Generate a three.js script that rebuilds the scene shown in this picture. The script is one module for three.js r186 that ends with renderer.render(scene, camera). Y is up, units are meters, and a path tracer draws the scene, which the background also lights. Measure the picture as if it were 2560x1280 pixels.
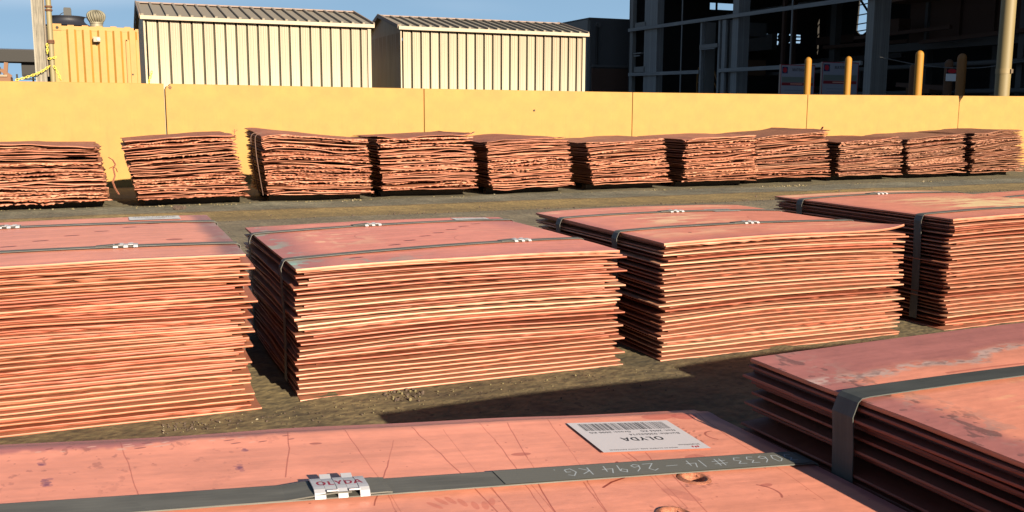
import * as THREE from 'three';
import { mergeGeometries } from 'three/addons/utils/BufferGeometryUtils.js';

// ------------------------------------------------------------------ camera, sky, sun, exposure
const scene = new THREE.Scene();
const camera = new THREE.PerspectiveCamera(29.863, 2, 0.05, 2000);
camera.position.set(0, 0.8, 0);
camera.rotation.order = 'YXZ';
camera.rotation.set(-0.14889, -0.40143, 0.004);
scene.add(camera);

const EXPOSURE = 3.0;
const renderer = new THREE.WebGLRenderer({ antialias: true });
renderer.setSize(1024, 512);
renderer.toneMapping = THREE.LinearToneMapping;
renderer.toneMappingExposure = EXPOSURE;
renderer.shadowMap.enabled = true;

// ------------------------------------------------------------------ noise helpers
function rng(seed) {
  let s = (seed * 2654435761) >>> 0;
  return () => { s = (s + 0x6d2b79f5) | 0; let t = Math.imul(s ^ (s >>> 15), 1 | s); t = (t + Math.imul(t ^ (t >>> 7), 61 | t)) ^ t; return ((t ^ (t >>> 14)) >>> 0) / 4294967296; };
}
function hash(x, y, s) { let h = (x * 374761393 + y * 668265263 + s * 1274126177) | 0; h = Math.imul(h ^ (h >>> 13), 1274126177); h ^= h >>> 16; return (h >>> 0) / 4294967296; }
const sm = (t) => t * t * (3 - 2 * t);
const near0 = (z) => step(-3.2, -2.6, z);
const lerp = (a, b, t) => a + (b - a) * t;
const clamp = (x, a = 0, b = 1) => Math.min(b, Math.max(a, x));
const step = (a, b, x) => sm(clamp((x - a) / (b - a)));
function n1(x, s) { const i = Math.floor(x); return lerp(hash(i, 7, s), hash(i + 1, 7, s), sm(x - i)) * 2 - 1; }
function n2(x, y, s, px = 0, py = 0) {
  const i = Math.floor(x), j = Math.floor(y), a = sm(x - i), b = sm(y - j);
  const w = (p, q) => hash(px ? ((p % px) + px) % px : p, py ? ((q % py) + py) % py : q, s);
  return lerp(lerp(w(i, j), w(i + 1, j), a), lerp(w(i, j + 1), w(i + 1, j + 1), a), b) * 2 - 1;
}
function fbm(x, y, s, o = 4) { let v = 0, a = 0.5, f = 1; for (let k = 0; k < o; k++) { v += a * n2(x * f, y * f, s + k); a *= 0.5; f *= 2; } return v; }
// a wrap-around field that textures sample at any scale
const FN = 256, field = new Float32Array(FN * FN);
for (let j = 0; j < FN; j++) for (let i = 0; i < FN; i++) {
  let v = 0, a = 0.5, p = 8;
  for (let k = 0; k < 5; k++) { v += a * n2((i / FN) * p, (j / FN) * p, 91 + k, p, p); a *= 0.55; p *= 2; }
  field[j * FN + i] = v;
}
function fs(x, y) { // x, y in tiles
  x = (x - Math.floor(x)) * FN; y = (y - Math.floor(y)) * FN;
  const i = Math.floor(x), j = Math.floor(y), a = x - i, b = y - j, i1 = (i + 1) % FN, j1 = (j + 1) % FN;
  return lerp(lerp(field[(j % FN) * FN + (i % FN)], field[(j % FN) * FN + i1], a), lerp(field[j1 * FN + (i % FN)], field[j1 * FN + i1], a), b);
}

// ------------------------------------------------------------------ sky and sun
const SUN = new THREE.Vector3(0.173, 0.32, 0.932).normalize();
{
  const W = 1024, Hh = 512, data = new Float32Array(W * Hh * 4);
  for (let j = 0; j < Hh; j++) {
    const el = ((j + 0.5) / Hh - 0.5) * Math.PI, se = Math.sin(el);
    for (let i = 0; i < W; i++) {
      const az = (i / W) * Math.PI * 2, cx = Math.cos(az) * Math.cos(el), cz = Math.sin(az) * Math.cos(el);
      const t = Math.pow(clamp(se), 0.55);
      let r = lerp(0.136, 0.005, t), g = lerp(0.218, 0.02, t), b = lerp(0.297, 0.064, t);
      if (el > 0) { // thin high cirrus, stretched along one direction
        const h = 1 / (se + 0.12), u = cx * h, v = cz * h;
        const c = Math.max(0, fbm(u * 0.55 + v * 0.2 + 4, v * 1.6 - u * 0.5, 311, 5) + 0.08) * 0.5 * clamp(se * 12);
        const k = clamp(c);
        r = lerp(r, 0.23, k); g = lerp(g, 0.27, k); b = lerp(b, 0.32, k);
      } else { r = 0.06; g = 0.053; b = 0.037; }
      const o = (j * W + i) * 4; data[o] = r; data[o + 1] = g; data[o + 2] = b; data[o + 3] = 1;
    }
  }
  const sky = new THREE.DataTexture(data, W, Hh, THREE.RGBAFormat, THREE.FloatType);
  sky.mapping = THREE.EquirectangularReflectionMapping; sky.magFilter = THREE.LinearFilter; sky.minFilter = THREE.LinearFilter; sky.wrapS = THREE.RepeatWrapping; sky.needsUpdate = true;
  scene.background = sky; scene.environment = sky;
}
const sun = new THREE.DirectionalLight(new THREE.Color().setRGB(1, 0.86, 0.64), 5);
sun.position.copy(SUN).multiplyScalar(60).add(new THREE.Vector3(5, 0, -10)); sun.target.position.set(5, 0, -10);
sun.castShadow = true; sun.shadow.mapSize.set(4096, 4096);
Object.assign(sun.shadow.camera, { left: -30, right: 30, top: 30, bottom: -30, near: 1, far: 140 });
scene.add(sun, sun.target);

// ------------------------------------------------------------------ object helpers
const used = {};
function numbered(n) { used[n] = (used[n] ?? -1) + 1; return used[n] ? `${n}_${String(used[n]).padStart(3, '0')}` : n; }
function thing(name, label, category, pos = [0, 0, 0], group, turn = 0) {
  const o = new THREE.Group(); o.name = numbered(name); o.position.set(...pos); o.rotation.y = turn;
  o.userData = { label, category }; if (group) o.userData.group = group;
  scene.add(o); return o;
}
function part(name, geo, mat, parent, pos, rot) {
  const m = new THREE.Mesh(geo, mat); m.name = name; m.castShadow = m.receiveShadow = true;
  if (pos) m.position.set(...pos); if (rot) m.rotation.set(...rot);
  parent.add(m); return m;
}
function tag(m, label, category, group, kind) { m.userData = { ...(label && { label }), ...(category && { category }), ...(group && { group }), ...(kind && { kind }) }; return m; }
const rgb = (r, g, b) => new THREE.Color().setRGB(r, g, b);
const ALBEDO_SCALE = 0.7; // all base colours scaled down together so shade reads deeper at this exposure
const mat = (c, rough = 0.8, metal = 0, extra = {}) => new THREE.MeshStandardMaterial({ color: new THREE.Color(c).multiplyScalar(ALBEDO_SCALE), roughness: rough, metalness: metal, ...extra });
const box = (w, h, d, x = 0, y = 0, z = 0) => new THREE.BoxGeometry(w, h, d).translate(x, y, z);
function bar(a, b, w, h) { // rectangular bar between two points
  const A = new THREE.Vector3(...a), B = new THREE.Vector3(...b), L = A.distanceTo(B);
  const g = new THREE.BoxGeometry(w, h ?? w, L), m = new THREE.Matrix4().lookAt(A, B, Math.abs(B.y - A.y) > 0.95 * L ? new THREE.Vector3(1, 0, 0) : new THREE.Vector3(0, 1, 0));
  return g.applyMatrix4(m).translate(...A.add(B).multiplyScalar(0.5).toArray());
}
const tube = (pts, r, seg = 24, sides = 6) => new THREE.TubeGeometry(new THREE.CatmullRomCurve3(pts.map((p) => new THREE.Vector3(...p))), seg, r, sides, false);

// ------------------------------------------------------------------ textures
function dataTex(n, fn, srgb = true, rep = 1) {
  const d = new Uint8Array(n * n * 4);
  for (let j = 0; j < n; j++) for (let i = 0; i < n; i++) { const c = fn(i / n, j / n), o = (j * n + i) * 4; for (let k = 0; k < 3; k++) d[o + k] = clamp(c[k]) * 255; d[o + 3] = 255; }
  const t = new THREE.DataTexture(d, n, n); t.wrapS = t.wrapT = THREE.RepeatWrapping; t.magFilter = THREE.LinearFilter; t.minFilter = THREE.LinearMipmapLinearFilter; t.generateMipmaps = true;
  if (srgb) t.colorSpace = THREE.SRGBColorSpace; t.repeat.set(rep, rep); t.needsUpdate = true; return t;
}
function canvasTex(w, h, draw) {
  const c = document.createElement('canvas'); c.width = w; c.height = h; const x = c.getContext('2d'); draw(x, w, h);
  const t = new THREE.CanvasTexture(c); t.colorSpace = THREE.SRGBColorSpace; t.magFilter = THREE.LinearFilter; return t;
}
// sheet copper seen edge on and from above: mottled pink to brown (multiplies the colour)
const copperTex = dataTex(512, (u, v) => {
  const a = fs(u, v), b = fs(u * 3 + 0.3, v * 3 + 0.1), c = fs(u * 5 + 0.7, v * 2 + 0.4), k = 0.9 + 0.12 * a + 0.05 * b, br = step(0.2, 0.6, c) * 0.18;
  return [k * (1 - br * 0.35), k * (1 - br * 0.75), k * (1 - br)];
});
const grainBump = dataTex(512, (u, v) => { const k = 0.5 + 0.3 * fs(u * 4, v * 4) + 0.35 * fs(u * 9 + 0.2, v * 9 + 0.5); return [k, k, k]; }, false);
const dirtTex = dataTex(1024, (u, v) => {
  const a = fs(u, v), b = fs(u * 4 + 0.2, v * 4 + 0.6), c = fs(u * 11 + 0.4, v * 11 + 0.9);
  const k = 0.84 + 0.16 * a + 0.14 * b + 0.22 * c - 0.35 * step(0.36, 0.55, c * 0.7 + b * 0.5);
  return [k, k * 0.985, k * 0.95];
});
const dirtBump = dataTex(512, (u, v) => { const k = 0.45 + 0.35 * fs(u * 3, v * 3) + 0.5 * fs(u * 10 + 0.2, v * 10); return [k, k, k]; }, false);
const steelTex = dataTex(256, (u, v) => { const k = 0.9 + 0.12 * fs(u * 2, v * 0.5) + 0.08 * fs(u * 6, v * 6); return [k, k, k]; });

const COPPER = [[0.58, 0.205, 0.115], [0.62, 0.23, 0.135], [0.55, 0.18, 0.095], [0.44, 0.115, 0.058], [0.38, 0.115, 0.05], [0.48, 0.12, 0.065], [0.66, 0.26, 0.15]].map((c) =>
  mat(rgb(...c), 0.55, 0.2, { map: copperTex, bumpMap: grainBump, bumpScale: 0.001 }));
const RICH = [[0.6, 0.23, 0.142], [0.64, 0.26, 0.165], [0.56, 0.2, 0.118], [0.4, 0.105, 0.055], [0.33, 0.098, 0.046], [0.45, 0.12, 0.068], [0.76, 0.38, 0.245]].map((c) => mat(rgb(...c), 0.5, 0.2, { map: copperTex, bumpMap: grainBump, bumpScale: 0.0008 }));
const SHADED_COPPER = [[0.24, 0.06, 0.036], [0.27, 0.07, 0.042], [0.2, 0.05, 0.03], [0.14, 0.034, 0.022], [0.12, 0.03, 0.02], [0.16, 0.036, 0.022], [0.26, 0.08, 0.05]].map((c) => mat(rgb(...c), 0.6, 0.1, { map: copperTex, bumpMap: grainBump, bumpScale: 0.001 }));  // copper darkened to paint shade onto the lower right bundle
const DULL = [[0.4, 0.16, 0.09], [0.34, 0.12, 0.07], [0.46, 0.2, 0.12], [0.27, 0.1, 0.055], [0.36, 0.15, 0.085]].map((c) => mat(rgb(...c), 0.6, 0.2, { map: copperTex, bumpMap: grainBump, bumpScale: 0.002 }));
const SCRAP = [[0.56, 0.205, 0.118], [0.49, 0.17, 0.094], [0.62, 0.245, 0.15], [0.4, 0.13, 0.068], [0.54, 0.215, 0.12]].map((c) =>
  mat(rgb(...c), 0.6, 0.25, { map: copperTex, bumpMap: grainBump, bumpScale: 0.002 }));
const strapMat = mat(rgb(0.15, 0.146, 0.132), 0.62, 0.1, { map: steelTex });
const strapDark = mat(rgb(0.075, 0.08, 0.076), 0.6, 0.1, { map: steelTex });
const zinc = mat(rgb(0.5, 0.5, 0.54), 0.42, 0.2);
const wood = mat(rgb(0.09, 0.065, 0.04), 0.9);  // darkened so the gap under the stacks reads as shade

// ------------------------------------------------------------------ one bent sheet of copper
// u runs left to right, v from the front edge (towards the camera) to the back
function sheetGeo(o) {
  const { w = 1, d = 1, t = 0.006, uo = 0, vo = 0, nx = 36, rows = [0, 0.015, 0.06, 0.2, 0.45, 0.75, 1], y, front, drop, left, right, back, skip } = o;
  const P = [], UV = [], I = [], nz = rows.length;
  const at = (u, v, lo) => {
    const e = 1 - clamp(v / 0.05), f = front ? front(u) * e : 0, l = left ? left(v) * Math.pow(1 - u, 6) : 0, r = right ? right(v) * Math.pow(u, 6) : 0, b = back ? back(u) * clamp((v - 0.9) / 0.1) : 0;
    return [-w / 2 + u * w + l + r, y(u, v) - (lo ? t + (v < 0.001 && drop ? drop(u) : 0) : 0), d / 2 - v * d + f - b];
  };
  const add = (p, u, v) => { P.push(...p); UV.push(u + uo, v + vo); return P.length / 3 - 1; };
  for (const lo of [0, 1]) {
    const s = P.length / 3;
    for (const v of rows) for (let i = 0; i <= nx; i++) add(at(i / nx, v, lo), i / nx, v);
    for (let j = 0; j < nz - 1; j++) for (let i = 0; i < nx; i++) {
      if (skip && skip((i + 0.5) / nx, (rows[j] + rows[j + 1]) / 2)) continue;
      const a = s + j * (nx + 1) + i, b = a + 1, c = a + nx + 1, e = c + 1;
      lo ? I.push(a, c, b, b, c, e) : I.push(a, b, c, b, e, c);
    }
  }
  const faces = I.length;
  const strip = (list, mid, n) => { // rim: top, bulge, bottom
    const s = P.length / 3;
    list.forEach(([u, v], k) => {
      const A = at(u, v, 0), B = at(u, v, 1), M = [(A[0] + B[0]) / 2 + n[0] * mid, (A[1] + B[1]) / 2, (A[2] + B[2]) / 2 + n[2] * mid];
      const q0 = u * 0.16 + v * 0.2; add(A, q0, 0.02 + v); add(M, q0, 0.01 + v); add(B, q0, v);
      if (k) { const q = s + (k - 1) * 3; for (const h of [0, 1]) I.push(q + h, q + h + 1, q + 3 + h, q + 3 + h, q + h + 1, q + 4 + h); }
    });
  };
  const us = Array.from({ length: nx + 1 }, (_, i) => i / nx);
  strip(us.map((u) => [u, 0]), 0.0015, [0, 0, 1]);
  strip(rows.map((v) => [1, v]), 0.001, [1, 0, 0]);
  strip(us.slice().reverse().map((u) => [u, 1]), 0.001, [0, 0, -1]);
  strip(rows.slice().reverse().map((v) => [0, v]), 0.001, [-1, 0, 0]);
  const g = new THREE.BufferGeometry();
  g.setAttribute('position', new THREE.Float32BufferAttribute(P, 3)); g.setAttribute('uv', new THREE.Float32BufferAttribute(UV, 2)); g.setIndex(I); g.computeVertexNormals();
  if (o.rim) { g.addGroup(0, faces, 0); g.addGroup(faces, I.length - faces, 1); }
  return g;
}
// a flat steel band that follows a path; across is the direction of its width
function ribbon(path, width, th, across = [0, 0, 1]) {
  const P = [], UV = [], I = [], n = path.length, ax = new THREE.Vector3(...across).normalize();
  let run = 0;
  path.forEach((p, k) => {
    const A = new THREE.Vector3(...path[Math.max(0, k - 1)]), B = new THREE.Vector3(...path[Math.min(n - 1, k + 1)]), c = new THREE.Vector3(...p);
    const tan = B.clone().sub(A).normalize(), nor = new THREE.Vector3().crossVectors(ax, tan).normalize();
    if (k) run += c.distanceTo(new THREE.Vector3(...path[k - 1]));
    for (const [s, h] of [[-1, 0.5], [1, 0.5], [1, -0.5], [-1, -0.5]]) { const q = c.clone().addScaledVector(ax, (s * width) / 2).addScaledVector(nor, h * th); P.push(q.x, q.y, q.z); UV.push(run, (s + 1) / 2); }
    if (k) for (let e = 0; e < 4; e++) { const a = (k - 1) * 4 + e, b = (k - 1) * 4 + ((e + 1) % 4); I.push(a, a + 4, b, b, a + 4, b + 4); }
  });
  const g = new THREE.BufferGeometry();
  g.setAttribute('position', new THREE.Float32BufferAttribute(P, 3)); g.setAttribute('uv', new THREE.Float32BufferAttribute(UV, 2)); g.setIndex(I);
  const f = g.toNonIndexed(); f.computeVertexNormals(); return f;
}
// the crimped steel sleeve that joins a strap: five lugs along each side, two of them bent up
function sealGeo(L = 0.064, W = 0.058) {
  const P = [], UV = [], I = [], segs = [[0, 0.2, 0], [0.2, 0.42, 1], [0.42, 0.6, 0], [0.6, 0.82, 1], [0.82, 1, 0]], S = [-1, -0.86, -0.66, -0.4, 0, 0.4, 0.66, 0.86, 1];
  const prof = (s, up) => { const a = Math.abs(s); return up ? [s * W * 0.47, 0.006 - 0.0012 * Math.min(1, (a / 0.66) ** 2) + (a > 0.66 ? (a - 0.66) * 0.006 : 0)] : [s * W * 0.47, 0.006 - 0.0065 * a ** 6]; };
  for (const [a, b, up] of segs) for (const lay of [0, 1]) {
    const s0 = P.length / 3, e = up ? 0.0006 : 0;
    S.forEach((s) => { for (const k of [a + e / L, b - e / L]) { const [z, y] = prof(s, up); P.push((k - 0.5) * L, y + (lay ? 0 : 0.0016), z); UV.push(k, 0.5 - s / 2); } });
    for (let i = 0; i < S.length - 1; i++) { const q = s0 + i * 2; lay ? I.push(q, q + 1, q + 2, q + 1, q + 3, q + 2) : I.push(q, q + 2, q + 1, q + 1, q + 2, q + 3); }
    if (lay) { const t0 = s0 - S.length * 2; for (const [p, q] of [[0, 1], [S.length * 2 - 2, S.length * 2 - 1]]) I.push(t0 + p, t0 + q, s0 + p, t0 + q, s0 + q, s0 + p);
      for (let i = 0; i < S.length - 1; i++) for (const k of [0, 1]) { const p = i * 2 + k, q = p + 2; I.push(t0 + p, s0 + p, t0 + q, t0 + q, s0 + p, s0 + q); } }
  }
  const g = new THREE.BufferGeometry(); g.setAttribute('position', new THREE.Float32BufferAttribute(P, 3)); g.setAttribute('uv', new THREE.Float32BufferAttribute(UV, 2)); g.setIndex(I);
  const f = g.toNonIndexed(); f.computeVertexNormals(); return f;
}
const SEAL = sealGeo(), SEAL_SMALL = SEAL.clone().scale(0.98, 0.85, 0.76);

// ------------------------------------------------------------------ the faces of the top sheets
function plateTex(n, tone, paint) {
  return canvasTex(n, n, (x) => {
    const img = x.createImageData(n, n), d = img.data;
    for (let j = 0; j < n; j++) for (let i = 0; i < n; i++) {
      const u = i / n, v = 1 - j / n, o = (j * n + i) * 4, c = tone(u, v); // v: 0 front, 1 back
      const g = 1 + 0.035 * fs(u * 6, v * 6) + 0.05 * fs(u * 1.3 + 0.2, v * 1.3) + 0.07 * fs(u * 0.5 + 0.1, v * 9) + 0.03 * fs(u * 2, v * 31);  // mottling, with lengthwise streaks painting in sheen
      d[o] = clamp(c[0] * g) * 255; d[o + 1] = clamp(c[1] * g) * 255; d[o + 2] = clamp(c[2] * g) * 255; d[o + 3] = 255;
    }
    x.putImageData(img, 0, 0);
    x.setTransform(n, 0, 0, -n, 0, n); // draw in sheet units, v upwards
    x.lineCap = 'round'; paint(x);
  });
}
const mix3 = (a, b, k) => [lerp(a[0], b[0], k), lerp(a[1], b[1], k), lerp(a[2], b[2], k)];
const PINK = [0.93, 0.638, 0.545], PURPLE = [0.66, 0.43, 0.43], SCALE = [0.66, 0.68, 0.64], RED = [0.83, 0.5, 0.44], SHEEN = [1, 0.85, 0.69];  // last colour paints in the golden sheen of burnished copper
function stroke(x, pts, w, c) { x.strokeStyle = c; x.lineWidth = w; x.beginPath(); pts.forEach((p, i) => (i ? x.lineTo(p[0], p[1]) : x.moveTo(p[0], p[1]))); x.stroke(); }
function blob(x, u, v, a, b, rot, c) { x.fillStyle = c; x.beginPath(); x.ellipse(u, v, a, b, rot, 0, 7); x.fill(); }
function wobble(a, b, s, k = 8, amp = 0.004) { return Array.from({ length: k + 1 }, (_, i) => { const t = i / k; return [lerp(a[0], b[0], t) + amp * n1(t * 4 + s, s * 7 + 1), lerp(a[1], b[1], t) + amp * n1(t * 4 + s, s * 7 + 2)]; }); }

const texF = plateTex(2048, (u, v) => {
  const e = 1 - v, wob = 0.018 * fs(u * 1.7, 0.3) + 0.008 * fs(u * 7, 0.6);
  const wid = lerp(0.055, 0.02, clamp(u * 1.25)) + wob, k = step(wid + 0.006, wid - 0.006, e) * (0.85 - 0.45 * u), re = step(0.022 + 0.01 * fs(v * 2, 0.1), 0.008, 1 - u) * 0.8;
  let c = mix3(PINK, PURPLE, Math.max(k, re));
  const dirt = step(0.5, 0, u) * step(0.72, 0.97, v), sp = fs(u * 9 + 0.1, v * 5 + 0.3) * 0.6 + fs(u * 17, v * 10 + 0.2) * 0.6;
  c = mix3(c, [0.62, 0.4, 0.36], dirt * step(0.28, 0.46, sp) * 0.65);
  c = mix3(c, [0.74, 0.48, 0.42], step(0.5, 1, u) * step(0.75, 1, v) * step(0.3, 0.5, fs(u * 8, v * 8)) * 0.4);
  return c;
}, (x) => {
  const S = [[[0.42, 0.98], [0.418, 0.868], [0.418, 0.778], [0.41, 0.6]], [[0.473, 0.915], [0.446, 0.84], [0.421, 0.777], [0.39, 0.7]], [[0.512, 0.961], [0.517, 0.858], [0.518, 0.768], [0.515, 0.6]], [[0.553, 0.945], [0.537, 0.764], [0.53, 0.6]], [[0.615, 0.992], [0.608, 0.891], [0.591, 0.768], [0.575, 0.6]], [[0.653, 0.956], [0.622, 0.814], [0.613, 0.763]], [[0.721, 0.965], [0.696, 0.849], [0.678, 0.772], [0.66, 0.72], [0.63, 0.6]], [[0.345, 0.975], [0.336, 0.907], [0.313, 0.804]], [[0.14, 0.971], [0.15, 0.863], [0.156, 0.769]], [[0.985, 1], [0.955, 0.847], [0.937, 0.698], [0.92, 0.6]], [[0.755, 0.805], [0.755, 0.757], [0.748, 0.721], [0.728, 0.613]], [[0.765, 0.806], [0.761, 0.759]], [[0.791, 0.803], [0.78, 0.76], [0.756, 0.72], [0.736, 0.617]], [[0.654, 0.719], [0.644, 0.669], [0.635, 0.628]], [[0.581, 0.728], [0.568, 0.643]], [[0.597, 0.727], [0.579, 0.641]], [[0.538, 0.73], [0.531, 0.651]], [[0.416, 0.749], [0.408, 0.679]], [[0.78, 0.722], [0.752, 0.601]]];
  const R = rng(5);
  for (const s of S) for (let i = 1; i < s.length; i++) stroke(x, wobble(s[i - 1], s[i], i + s[0][0] * 50, 10, 0.0007), 0.0008 + R() * 0.0009, `rgba(150,72,60,${0.35 + R() * 0.35})`);
  stroke(x, [[0.733, 0.777], [0.725, 0.768], [0.722, 0.757]], 0.0035, 'rgba(135,62,50,.7)');
  stroke(x, [[0.67, 0.698], [0.689, 0.712], [0.712, 0.722]], 0.003, 'rgba(135,55,45,.85)');
  for (const [u, v, a, b, r, c] of [[0.904, 0.952, 0.032, 0.014, 0.1, 'rgba(190,100,88,.5)'], [0.945, 0.946, 0.022, 0.014, 0, 'rgba(185,95,85,.55)'], [0.752, 0.655, 0.012, 0.026, 0.5, 'rgba(190,120,108,.4)'], [0.849, 0.77, 0.018, 0.012, 0.3, 'rgba(180,105,95,.45)'], [0.371, 0.917, 0.008, 0.004, 0, 'rgba(150,85,75,.6)'], [0.62, 0.83, 0.014, 0.006, 0, 'rgba(160,85,75,.5)'], [0.906, 0.751, 0.006, 0.006, 0, 'rgba(170,100,90,.5)'], [0.88, 0.66, 0.01, 0.005, 0.2, 'rgba(165,90,80,.45)']]) blob(x, u, v, a, b, r, c);
  for (let i = 0; i < 7; i++) blob(x, 0.455 + i * 0.011, 0.688 + 0.012 * Math.sin(i), 0.004, 0.012, 0.5 - i * 0.15, 'rgba(200,110,90,.4)'); // a hand print
  for (const [cu, cv, su, sv, m] of [[0.065, 0.842, 0.004, 0.02, 16], [0.059, 0.901, 0.005, 0.004, 6], [0.267, 0.847, 0.003, 0.016, 10], [0.282, 0.909, 0.002, 0.008, 6]]) for (let i = 0; i < m; i++) blob(x, cu + su * (R() - 0.5) * 1.6, cv + sv * (R() - 0.5) * 1.8, 0.0015 + 0.0025 * R(), 0.002 + 0.003 * R(), R(), 'rgba(125,78,105,.32)');
  x.strokeStyle = 'rgba(140,70,62,.6)'; x.lineWidth = 0.003; x.beginPath(); x.arc(0.945, 0.85, 0.022, 1.6, 3.9); x.stroke(); x.beginPath(); x.arc(0.85, 0.64, 0.03, -0.7, 0.9); x.stroke();
  for (let i = 0; i < 40; i++) blob(x, 0.87 + 0.05 * R() - (i / 40) * 0.01, 0.9 - i * 0.0022, 0.003 + 0.004 * R(), 0.002, 0.8, 'rgba(110,70,62,.3)');
  for (let i = 0; i < 26; i++) blob(x, 0.05 + 0.3 * R(), 0.945 + 0.02 * R() - 0.01, 0.003 + R() * 0.004, 0.0015, 0.2, R() < 0.5 ? 'rgba(225,190,175,.7)' : 'rgba(110,60,58,.6)');
  for (let i = 0; i < 260; i++) blob(x, R(), R(), 0.0006 + 0.0014 * R(), 0.0006 + 0.001 * R(), R() * 3, `rgba(140,75,65,${0.25 + 0.3 * R()})`);
  for (const [u, v] of [[0.8, 0.7], [0.71, 0.603]]) { for (let i = 0; i < 60; i++) { const a = R() * 6.3, r = 0.023 + 0.018 * R() * R(); blob(x, u + r * Math.cos(a), v + r * Math.sin(a), 0.003, 0.002, a, `rgba(95,55,52,${0.25 * R()})`); } }
});
const slots = (x, list) => { for (const [u, v] of list) { stroke(x, [[u - 0.014, v - 0.002], [u + 0.014, v + 0.002]], 0.016, 'rgba(140,35,20,.8)'); stroke(x, [[u - 0.011, v], [u + 0.011, v]], 0.009, 'rgba(60,15,10,.85)'); } };
const arcs = (x, list) => { for (const [u, v, r, a, b] of list) { x.strokeStyle = 'rgba(150,80,70,.35)'; x.lineWidth = 0.004; x.beginPath(); x.arc(u, v, r, a, b); x.stroke(); } };
const texB1 = plateTex(1024, (u, v) => {
  const e = 1 - u, k = step(0.085 + 0.03 * fs(v * 2, 0.2), 0.03, e), be = step(0.03, 0.01, 1 - v);
  let c = mix3(PINK, [0.6, 0.43, 0.42], k * 0.9); c = mix3(c, SCALE, k * step(0.1, 0.4, fs(u * 4, v * 3)) * 0.35);
  c = mix3(c, PURPLE, step(0.03, 0.01, v) * 0.35); return mix3(c, RED, be * 0.4);
}, (x) => { slots(x, [[0.808, 0.771], [0.733, 0.692], [0.651, 0.61], [0.569, 0.528], [0.49, 0.439], [0.414, 0.347]]); blob(x, 0.845, 0.334, 0.024, 0.02, 0, 'rgba(140,65,50,.6)'); arcs(x, [[0.7, 0.6, 0.14, 0.4, 2.4], [0.45, 0.4, 0.12, 3, 5.5], [0.3, 0.6, 0.15, 1, 3]]); const R = rng(8); for (let i = 0; i < 40; i++) blob(x, R(), R(), 0.004 * R(), 0.002, 0, 'rgba(140,60,50,.5)'); });
const texB2 = plateTex(1024, (u, v) => {
  const k = step(0.17 + 0.06 * fs(v * 1.5, 0.4), 0.03, u), f = step(0.14 + 0.05 * fs(u * 2, 0.7), 0.03, v), q = fs(u * 3, v * 2.5);
  let c = mix3([0.92, 0.6, 0.52], PURPLE, Math.max(k, f * 0.4) * 0.75); c = mix3(c, SHEEN, step(0.08, 0.2, u) * step(0.42, 0.22, u) * step(0.25, 0.5, v) * step(0.9, 0.6, v) * step(-0.05, 0.35, q) * 0.8);
  c = mix3(c, [0.64, 0.68, 0.64], step(0.1, 0.03, u) * step(0, 0.22, fs(u * 3 + 0.2, v * 3)) * 0.9 + step(0.16, 0.05, v) * step(0.55, 0.1, u) * step(0.05, 0.25, q) * 0.8);
  c = mix3(c, PURPLE, step(0.8, 0.95, u) * step(0.4, 0.8, v) * 0.5); return mix3(c, RED, step(0.05, 0.02, 1 - v) * 0.5);
}, (x) => { slots(x, [[0.814, 0.77], [0.744, 0.71], [0.668, 0.63], [0.592, 0.55], [0.52, 0.475], [0.44, 0.392], [0.368, 0.315], [0.194, 0.112]]); arcs(x, [[0.42, 0.55, 0.12, 2, 5], [0.75, 0.35, 0.16, 2.4, 4.8], [0.6, 0.75, 0.14, 3.6, 6]]); stroke(x, [[0.62, 0.56], [0.9, 0.6]], 0.006, 'rgba(250,200,165,.5)'); });
const texB3 = plateTex(1024, (u, v) => {
  const q = fs(u * 1.2, v * 3.2), b = step(0.12, 0.3, u) * step(0.75, 0.4, u) * step(0.3, 0.45, v) * step(0.85, 0.6, v) + step(0.08, 0.14, v) * step(0.3, 0.18, v) * 0.5;
  let c = mix3([0.92, 0.61, 0.52], SHEEN, clamp(b) * step(-0.2, 0.25, q) * 0.95); c = mix3(c, SHEEN, step(0.88, 0.93, v) * step(0.98, 0.95, v) * 0.6 * step(-0.1, 0.2, q));
  return mix3(c, [0.7, 0.45, 0.44], Math.max(step(0.1, 0.02, v), step(0.06, 0.01, u)) * 0.45);
}, (x) => { arcs(x, [[0.5, 0.5, 0.2, 0, 2], [0.8, 0.4, 0.15, 2, 4]]); const R = rng(12); for (let i = 0; i < 14; i++) { const v = R(); stroke(x, [[R(), v], [R(), v + 0.03]], 0.003, 'rgba(250,205,170,.4)'); } blob(x, 0.2, 0.16, 0.006, 0.008, 0, 'rgba(90,40,35,.7)'); });
const texB4 = plateTex(1024, (u, v) => {
  const q = fs(u * 1.1 + 0.4, v * 3.5), b = step(0.15, 0.4, u) * step(0.1, 0.25, v) * step(0.75, 0.5, v);
  let c = mix3([0.92, 0.62, 0.53], [1, 0.9, 0.7], clamp(b) * step(-0.3, 0.15, q)); c = mix3(c, SHEEN, step(0.9, 0.94, v) * step(0.995, 0.97, v) * 0.8);  // golden highlight painted into the top
  return mix3(c, [0.7, 0.46, 0.44], Math.max(step(0.08, 0.02, v), step(0.05, 0.01, u)) * 0.45);
}, (x) => { stroke(x, wobble([0.3, 0.5], [0.75, 0.55], 4), 0.004, 'rgba(110,70,50,.6)'); stroke(x, wobble([0.35, 0.4], [0.6, 0.45], 5), 0.003, 'rgba(110,70,50,.5)'); for (let i = 0; i < 8; i++) blob(x, 0.62 - i * 0.004, 0.75 - i * 0.03, 0.014, 0.003, 0.1, 'rgba(120,60,45,.5)'); });
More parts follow.
